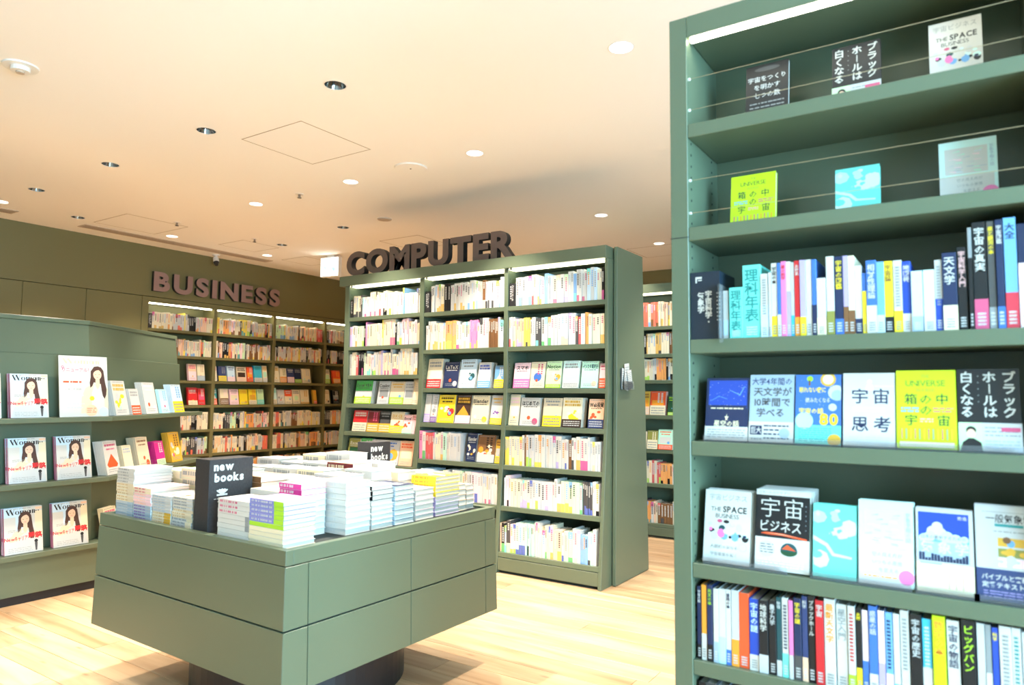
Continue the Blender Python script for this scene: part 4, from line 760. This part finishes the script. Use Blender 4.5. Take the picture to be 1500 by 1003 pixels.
faceout('book', [('teal', '', 'white', ('redorange', .38), 'white', 3, 'teal, white and red book', 1), ('cream', '', 'palepink', ('brown', .4), None, 0, 'cream book with brown foot', 1), ('palepink', '', 'gray', None, 'cream', 1, 'pale pink book', 1), ('yellow', '', 'gold', None, 'gold', 4, 'yellow book', 1), ('yellow', '', 'orange', ('cream', .28), 'gold', 1, 'yellow book with cream band', 1), ('palegreen', '', 'gray', ('aqua', .3), None, 0, 'pale green book', 1)], bus_place('b4', Bz[3]), 'fourth shelf, second bay, wall bookcase')
faceout('book', [('paleaqua', '', 'aqua', ('cream', .3), None, 0, 'pale aqua book', 1), ('white', '', 'lightgray', None, 'gray', 2, 'white book with grey drawing', 1), ('cream', '', 'white', None, 'redorange', 5, 'cream book with red top', 1), ('cream', '', 'gray', None, 'palegreen', 0, 'cream book with green drawing', 1), ('cream', '', 'gold', ('gold', .12), None, 0, 'wide cream book', 1), ('gold', '', 'orange', ('redorange', .25), None, 0, 'narrow golden book', 1)], bus_place('c4', Bz[3]), 'fourth shelf, third bay, wall bookcase')
faceout('book', [('cream', '', 'tan', None, 'darkbrown', 4, 'cream book with dark dot', 1), ('black', '', 'white', None, 'gray', 1, 'black book with white title', 1)], bus_place('d4', Bz[3]), 'fourth shelf, fourth bay, wall bookcase')
mb = MB()
for i in range(4):
    y0_, y1_ = bdiv[i][1] + .003, bdiv[i+1][0] - .003
    for r_ in (0, 1, 4, 5, 6):
        if i == 0 and r_ > 5: continue
        stuff_row(mb, y0_ + (.05 if r_ == 0 and i in (0, 3) else 0), y1_, .014, Bz[r_], 100 + i * 10 + r_, .175, .215, .012, .03, True)
o = obj('wall_bookcase_books', mb, M_print, None, (X0, 0, 0), (0, 0, R(90))); tag(o, 'rows of small book spines filling the shelves under BUSINESS', kind='stuff')
section_block(X0 - .006, 4.456, Bz[0] + .0004, 'black section divider at the left end of the top shelf, under BUSINESS', R(90), h=.17, w_=.044); section_block(X0 - .006, 7.146, Bz[0] + .0004, 'black section divider in the fourth bay under BUSINESS', R(90), h=.17, w_=.044)

# ---- far bookcase
HP = {"f4":[[-2.702,0.121,0.219],[-2.581,0.171,0.22],[-2.404,0.059,0.182]],"f5":[[-2.702,0.108,0.157],[-2.594,0.106,0.167],[-2.488,0.145,0.181]]}
faceout('book', [('gold', '', 'brown', ('peach', .35), 'orange', 1, 'golden book', 1), ('redorange', '', 'white', ('cream', .4), 'orange', 1, 'orange-red book with cream foot', 2), ('darkgreen', '', 'lime', ('lime', .15), None, 0, 'dark green book', 1)], lambda i: ((HP['f4'][i][0], YFAR + .02, Fz[3] + .0004), 0, min(HP['f4'][i][1] - .006, .15), HP['f4'][i][2]), 'fourth shelf of the distant bookcase')
faceout('book', [('beige', '', 'tan', None, 'palepink', 0, 'beige book', 1), ('olive', '', 'cream', ('cream', .5), None, 0, 'olive and cream book', 1), ('mint', '', 'redorange', ('redorange', .25), 'white', 1, 'mint book with red foot', 1)], lambda i: ((HP['f5'][i][0], YFAR - .02, Fz[4] + .0004), 0, HP['f5'][i][1] - .006, HP['f5'][i][2]), 'fifth shelf of the distant bookcase')
mb = MB()
for k, r_ in enumerate((0, 1, 2, 5, 6)): stuff_row(mb, -3.045, -2.224, YFAR - fyf(Fz[r_]) + .015, Fz[r_], 200 + k, .18, .24 if r_ == 0 else .21, .012, .03, True)
for k, r_ in enumerate(range(7)): stuff_row(mb, -2.165, -1.344, YFAR - fyf(Fz[r_]) + .015, Fz[r_], 300 + k, .17, .21, .012, .03, True)
o = obj('distant_bookcase_books', mb, M_print); tag(o, 'rows of coloured book spines on the distant bookcase', kind='stuff')

# ================================================================ magazines, poster and books on the left display
def didone(p, u0, v0, W, H, col):
    """the masthead Woman in high-contrast letters"""
    c = COL[col]; x = u0
    def q(pts): p.b.face([(a_ * p.w, p.y(), b_ * p.h) for a_, b_ in pts], c)
    def stem(a_, b0, b1, w_): q([(a_, b0), (a_ + w_, b0), (a_ + w_, b1), (a_, b1)])
    T, th = W * .055, W * .012
    for k, (xa, xb, wd) in enumerate(((0, .09, T), (.09, .15, th), (.13, .22, T), (.22, .29, th))):
        ya, yb = (v0 + H, v0) if k % 2 == 0 else (v0, v0 + H); X_, Y_ = u0 + xa * W, u0 + xb * W; q([(X_, ya), (Y_, yb), (Y_ + wd, yb), (X_ + wd, ya)])
    def ring(cx, rx):
        n = 16; cy, ry = v0 + H * .34, H * .34
        for i in range(n):
            t0, t1 = 2*math.pi*i/n, 2*math.pi*(i+1)/n
            q([(cx + rx*math.cos(t0), cy + ry*math.sin(t0)), (cx + rx*math.cos(t1), cy + ry*math.sin(t1)), (cx + rx*.45*math.cos(t1), cy + ry*.9*math.sin(t1)), (cx + rx*.45*math.cos(t0), cy + ry*.9*math.sin(t0))])
    ring(u0 + .40 * W, .075 * W); xh = v0 + H * .68
    for k in range(3): stem(u0 + (.50 + k * .085) * W, v0, xh - (H*.06 if k else 0), T * .8)
    for k in range(2): stem(u0 + (.50 + k * .085) * W, xh - H * .10, xh - H * .03, W * .085)
    ring(u0 + .80 * W, .055 * W); stem(u0 + .84 * W, v0, xh - H * .05, T * .8); stem(u0 + .92 * W, v0, xh, T * .8); stem(u0 + .92 * W, xh - H * .10, xh - H * .03, W * .08); stem(u0 + .985 * W, v0, xh - H * .05, T * .8)
    p.n += 1
def woman(p, cu, cv, s):
    """printed portrait of a woman with long brown hair in a pale jacket; s = head width in cover widths"""
    k = p.w / p.h; P = lambda pts, c: p.poly([(cu + a_ * s, cv + b_ * s * k) for a_, b_ in pts], c)
    P([(-2.0,-4.9),(-1.9,-2.9),(-1.45,-1.75),(-.5,-1.2),(.6,-1.2),(1.5,-1.8),(1.95,-2.9),(2.1,-4.9)], 'beige'); P([(-.75,-4.9),(-.7,-2.4),(-.35,-1.25),(.45,-1.25),(.8,-2.4),(.85,-4.9)], 'white')
    P([(-.35,.98),(.1,1.06),(.5,.92),(.78,.5),(.86,-.2),(.95,-1.0),(1.12,-1.9),(1.05,-2.6),(.85,-3.1),(.62,-2.7),(.5,-2.0),(.42,-1.2),(-.42,-1.0),(-.62,-1.5),(-.85,-1.7),(-.92,-1.1),(-.78,-.3),(-.76,.4)], 'hair')
    P([(-.24,-1.45),(-.2,-.5),(.28,-.5),(.3,-1.45),(.04,-1.9)], 'skin'); p.c(cu + .03 * s, cv - .02 * k * s, .50 * s, 'skin', 20, 1.28)
    P([(-.52,.02),(-.5,.45),(-.25,.75),(.1,.82),(.4,.7),(.56,.38),(.56,.02),(.46,.35),(.2,.58),(-.12,.5),(-.36,.32)], 'hair')
    for a_ in (-.2, .26): P([(a_-.08,.03),(a_+.08,.03),(a_+.06,-.02),(a_-.06,-.02)], 'hair')
    P([(-.10,-.36),(.03,-.33),(.17,-.36),(.03,-.41)], 'rose')
def art_mag(p):
    p.r(0, .45, 1, 1, 'paleblue'); p.r(.5, .3, 1, 1, 'white'); p.r(.80, .35, 1, .9, 'cream'); p.r(0, .45, .3, .8, 'white'); didone(p, .05, .85, .74, .12, 'black'); p.l(.08, .96, .7, .99, 1, 'gray', 3)
    p.r(.82, .93, .99, .98, 'peach'); p.c(.84, .90, .018, 'black', 8); p.c(.90, .90, .018, 'black', 8); woman(p, .54, .735, .215)
    p.poly([(.05,.33),(.3,.44),(.55,.45),(.4,.36)], 'beige'); p.poly([(.0,.0),(.1,.25),(.45,.3),(.95,.3),(.98,0)], 'lightgray'); p.t('New', .14, .33, .10, 'red', .02); p.t('キャリア', .43, .33, .115, 'red', .02, .34); p.t('戦略', .80, .36, .15, 'red', .05, .36)
    p.l(.1, .47, .4, .53, 2, 'gray', 4, .3); p.c(.82, .235, .05, 'black', 10); p.poly([(.78,.2),(.86,.2),(.84,.03),(.80,.03)], 'darkgray'); p.l(.1, .03, .72, .14, 3, 'gray', 9, .2)
def art_poster(p):
    didone(p, .07, .87, .74, .085, 'peach'); p.t('リニューアル！', .36, .77, .075, 'rose', .01, .62); p.t('9', .08, .80, .10, 'rose', 0); woman(p, .78, .70, .175); p.l(.08, .55, .45, .59, 1, 'redorange', 2, .7); p.l(.08, .64, .5, .70, 2, 'lightgray', 4, .3); p.t('いまこそ 挑戦', .28, .45, .04, 'gray', 0, .4); p.l(.12, .32, .5, .38, 1, 'lightgray', 3, .4); p.l(.15, .12, .5, .24, 2, 'lightgray', 8, .3)
    p.c(.66, .30, .055, 'yellow', 6); p.c(.64, .10, .125, 'peach', 22); p.l(.55, .06, .74, .15, 3, 'redorange', 5, .3); p.c(.90, .08, .10, 'paleblue', 14)
for z, ys_, wh in ((1.130, (1.655, 1.915), 'upper'), (.730, (1.655, 1.925, 2.195), 'middle'), (.303, (1.655, 1.925, 2.195), 'lower')):
    for k, y in enumerate(ys_):
        nm = ('leftmost', 'second', 'third')[k]
        cover_book('magazine', .211, .277, .0085, 'white', art_mag, f'Woman magazine, {nm} from the left on the {wh} ledge', 'magazine', None, (-4.918, y, z + .0006), (-R(11), 0, R(90)), spine='magenta', copies=3, copy_label=f'magenta-spined copies behind the {nm} Woman magazine, {wh} ledge', gap=.003)
t = cover_book('poster', .305, .405, .006, 'white', art_poster, 'large white Woman magazine poster board on the upper ledge', 'poster', None, (-4.915, 2.188, 1.1306), (-R(9), 0, R(90)))
ANG2 = math.atan2(D2.y, D2.x)
def on_run2(along, inset, z): q = A1 + D2 * along + Vector((-D2.y, D2.x)) * inset; return (q.x, q.y, z)
def row2(name, z, items, where):
    for along, w_, h, item in items:
        cov, title, tcol, bd, acc, kind, desc, copies = item; ln = 13
        cover_book(name, w_, h / math.cos(R(ln)), .012, cov, art_gen(title, tcol, bd, acc, int(along * 100), kind), f'{desc}, leaning on the {where} ledge', 'book', None, on_run2(along, .022, z + .0006), (-R(ln), 0, ANG2), copies=copies, copy_label=f'copies behind the {desc}, {where} ledge')
row2('picture_book', 1.130, [(.09, .17, .24, ('white', '', 'gold', None, 'yellow', 2, 'white book with yellow spots', 4)), (.305, .12, .185, ('white', '', 'gray', ('redorange', .36), None, 0, 'white book with orange-red foot', 1)), (.50, .175, .235, ('white', '', 'palepink', None, 'palepink', 4, 'large white book with faint pink mark', 3)), (.735, .125, .185, ('palecyan', '', 'skyblue', None, 'paleblue', 0, 'small pale cyan book', 1)), (.94, .175, .225, ('paleblue', '', 'skyblue', ('yellow', .4), None, 0, 'pale blue and yellow book at the ledge end', 3))], 'upper angled')
row2('picture_book', .730, [(.02, .165, .225, ('white', '', 'rose', None, 'redorange', 3, 'white picture book with red and blue figure', 4)), (.245, .115, .18, ('cream', '', 'bluegray', ('gold', .12), None, 0, 'small cream book', 2)), (.44, .165, .225, ('beige', '', 'brown', None, 'redorange', 4, 'beige book with small drawings', 4)), (.70, .135, .18, ('magenta', '', 'white', ('palegreen', .25), None, 0, 'magenta and green book', 3)), (.94, .18, .235, ('gold', '', 'brown', None, 'cream', 2, 'golden picture book at the ledge end', 3))], 'middle angled')
row2('picture_book', .303, [(.06, .15, .20, ('cream', '', 'rose', None, 'redorange', 4, 'cream book low beside the table corner', 2))], 'lower angled')

# ================================================================ books heaped on the display table (table space: a runs left along the front edge, b to the back)
ZT = .7405
def tab(a_, b_, z): c_, s_ = math.cos(TR), math.sin(TR); return (T0.x - a_ * c_ - b_ * s_, T0.y - a_ * s_ + b_ * c_, z)
def flat_book(L, W, t, spine, foot, ff, marks, top, seed=1, art=None):
    """lying book: spine faces the front (-y), top cover up; x from 0 to L"""
    b = MB(); e = .0009
    b.box(0, L, 0, e, e, t - e, COL[spine]); b.box(0, L, 0, W, 0, e, COL[spine]); b.box(0, L, 0, W, t - e, t, COL[top])
    if foot: b.face([(L * (1 - ff), -.0003, 0), (L, -.0003, 0), (L, -.0003, t), (L * (1 - ff), -.0003, t)], COL[foot])
    if marks:
        q = random.Random(seed); x = L * .06
        while x < L * .66: w_ = q.uniform(.004, .010); b.face([(x, -.0004, t * .28), (x + w_, -.0004, t * .28), (x + w_, -.0004, t * .74), (x, -.0004, t * .74)], COL[marks]); x += w_ + q.choice((.002, .003, .008))
    return b
def stack(a1_, b0, L, W, h, groups, label, jit=.003, seed=1, turn=0, art=None):
    """a1_: left end; groups from the bottom: (count, spine, foot, foot share, marks, top)"""
    q = random.Random(seed); n = sum(g[0] for g in groups); t = h / n; z = ZT; c0 = tab(a1_, b0, 0); grp = 'books in the ' + label
    for gi, (cnt, spine, foot, ff, marks, top) in enumerate(groups):
        proto = None
        for k in range(cnt):
            lab = f'paperbacks in the {label}' if len(groups) == 1 else f'{cn(spine)}{"-and-" + cn(foot) if foot else ""} spined paperbacks in the {label}'
            if proto is None:
                proto = o = obj('paperback', flat_book(L, W, t - .0007, spine, foot, ff, marks, top, seed + gi), M_print); g = MB(); g.box(.0035, L - .0035, .0009, W - .0035, .0009, t - .0014); obj('pages', g, M_page, o)
            else: o = copy_tree(proto)
            jx, jy = q.uniform(-jit, jit), q.uniform(-jit, jit) * .6
            if turn and k > cnt * .5: jx += (k - cnt * .5) * .0012 * turn
            o.location = (c0[0] + jx, c0[1] + jy, z); o.rotation_euler = (0, 0, TR + q.uniform(-.006, .006)); tag(o, lab, 'book', lab if cnt > 1 else None)
            z += t
    p = Print(L * .96, W * .96)
    (art or art_gen('', 'gray', None, q.choice(('palepink', 'paleblue', 'palegreen', 'cream', 'palecyan', None)), seed, q.choice((0, 1, 2)))) (p)
    pr = p.done('cover_print', o); pr.rotation_euler = (-R(90), 0, 0); pr.location = (L * .02, W * .02, t - .0004); o['label'] = f'topmost book of the {label}'; 
    if 'group' in o: del o['group']
stack(1.285, .050, .150, .18, .213, [(5, 'bluegray', None, 0, 'lightgray', 'white'), (6, 'cream', 'beige', .4, 'tan', 'white'), (5, 'white', None, 0, 'gray', 'white')], 'tallest stack at the left corner of the table', seed=1)
stack(1.128, .048, .145, .18, .139, [(5, 'bluegray', None, 0, 'purple', 'white'), (4, 'palepink', None, 0, 'peach', 'white'), (2, 'cream', None, 0, 'rose', 'palepink')], 'second stack from the left along the table front', seed=2)
stack(.975, .052, .145, .18, .117, [(4, 'cream', 'gold', .35, 'tan', 'white'), (6, 'lightgray', None, 0, 'bluegray', 'white')], 'third stack from the left along the table front', seed=3)
stack(.822, .055, .145, .18, .122, [(3, 'lightgray', 'cream', .3, 'gray', 'white'), (3, 'cream', 'beige', .5, 'tan', 'white'), (4, 'lightgray', None, 0, 'gray', 'cream')], 'stack left of the dark new books block', seed=4)
stack(.470, .038, .200, .138, .148, [(2, 'white', None, 0, None, 'white'), (3, 'white', 'gray', .12, None, 'white'), (3, 'white', None, 0, 'rose', 'white')], 'white stack right of the new books block', seed=5, jit=.0015)
stack(.268, .038, .200, .145, .167, [(4, 'cream', None, 0, None, 'white'), (1, 'lime', None, 0, None, 'palegreen'), (5, 'periwinkle', 'lime', .28, 'lightgray', 'lilac')], 'blue and green spined stack at the near table corner', seed=6, jit=.0015)
stack(.315, .205, .135, .125, .205, [(7, 'white', None, 0, None, 'white'), (2, 'magenta', None, 0, 'white', 'white')], 'stack with two magenta spines on top', seed=7)
stack(.262, .340, .185, .135, .205, [(9, 'white', None, 0, 'lightgray', 'white')], 'plain white stack behind the magenta one', seed=8)
stack(.268, .482, .188, .126, .177, [(6, 'white', None, 0, None, 'white'), (3, 'black', None, 0, 'tan', 'lightgray')], 'stack with three black spines on top', seed=9)
stack(.255, .616, .175, .122, .165, [(8, 'paleblue', None, 0, 'bluegray', 'navy')], 'bluish stack with a navy cover', seed=10)
stack(.240, .746, .16, .125, .135, [(6, 'white', None, 0, 'lightgray', 'palepink')], 'low white stack with a pinkish cover', seed=11)
stack(.235, .884, .15, .175, .178, [(5, 'lilac', None, 0, None, 'white'), (5, 'yellow', None, 0, 'orange', 'yellow')], 'stack with five yellow spines', seed=12, turn=1)
stack(.225, 1.066, .13, .06, .126, [(5, 'cream', None, 0, 'gray', 'peach')], 'small stack behind the yellow one', seed=13)
stack(.230, 1.130, .13, .065, .117, [(5, 'white', None, 0, None, 'peach')], 'small stack at the far right table corner', seed=14)
stack(.700, .262, .185, .14, .205, [(4, 'white', None, 0, 'gray', 'white'), (4, 'brown', None, 0, 'cream', 'peach')], 'stack with brown spines behind the new books block', seed=15)
stack(.508, .205, .185, .135, .165, [(7, 'white', None, 0, None, 'cream')], 'white stack between the brown and magenta spines', seed=16)
q0 = random.Random(5); rown = ['second', 'third', 'fourth', 'fifth', 'sixth']; coln = ['first', 'second', 'third', 'fourth', 'fifth', 'sixth']
ROWS = {0: [(1.29, .25, .19), (1.10, .25, .205), (.900, .26, .20)], 1: [(1.27, .43, .17), (1.08, .43, .19), (.88, .42, .175), (.68, .41, .185), (.475, .36, .19)], 2: [(1.27, .60, .18), (1.07, .60, .19), (.87, .58, .20), (.67, .57, .205), (.475, .51, .20)],
        3: [(1.27, .78, .21), (1.07, .78, .20), (.87, .76, .21), (.66, .74, .225), (.46, .67, .21)], 4: [(1.27, .925, .20), (1.07, .92, .23), (.87, .91, .25), (.66, .90, .215), (.46, .84, .19)], 5: [(1.27, 1.062, .19), (1.07, 1.062, .20), (.44, 1.02, .17)]}
for r_, L_ in ROWS.items():
    for c_, (a_, b_, h) in enumerate(L_):
        sp = q0.choice(('white', 'white', 'cream', 'lightgray')); top = q0.choice(('white', 'white', 'cream', 'paleblue', 'palepink', 'palegreen')); n = 5
        if (r_, c_) == (3, 3): sp, top = 'brown', 'cream'
        stack(a_, b_, .182, .13, h, [(n, sp, None, 0, 'gray', top)] if (r_, c_) != (3, 3) else [(4, 'white', None, 0, None, 'white'), (1, 'maroon', None, 0, 'cream', 'peach')], f'{coln[c_]} stack from the left, {("second","third","fourth","fifth","sixth","rearmost")[r_]} row of the table', seed=30 + r_ * 7 + c_)
# "new books" blocks
def new_books(a_, b_, label, w_=.098, d_=.20, h=.288, z=ZT):
    t = thing('sign_block', label, 'sign', tab(a_, b_, z), (0, 0, TR)); bevel(bx('block', M_block, t, 0, w_, 0, d_, .0003, h), .001, 1)
    p = Print(d_, h); p.t('new', .33, .90, .155, 'white', .05, .62); p.t('books', .46, .745, .155, 'white', .05, .85)
    for k in range(5): an = R(50 + k * 20); p.poly([(.3 + .02*math.cos(an), .50), (.3 + .15*math.cos(an) - .035, .52 + .055*math.sin(an)), (.3 + .17*math.cos(an), .525 + .065*math.sin(an)), (.3 + .15*math.cos(an) + .035, .52 + .055*math.sin(an))], 'white')
    p.r(.18, .49, .42, .515, 'white'); p.l(.12, .44, .5, .46, 1, 'white', 3, .5); p.l(.2, .40, .4, .42, 1, 'white', 4, .5)
    o = p.done('block_lettering', t); o.rotation_euler = (0, 0, R(90)); o.location = (w_, 0, 0)
new_books(.652, .048, 'dark new books block at the front of the table')
new_books(.78, 1.048, 'second dark new books block at the far side of the table', h=.300, d_=.148)
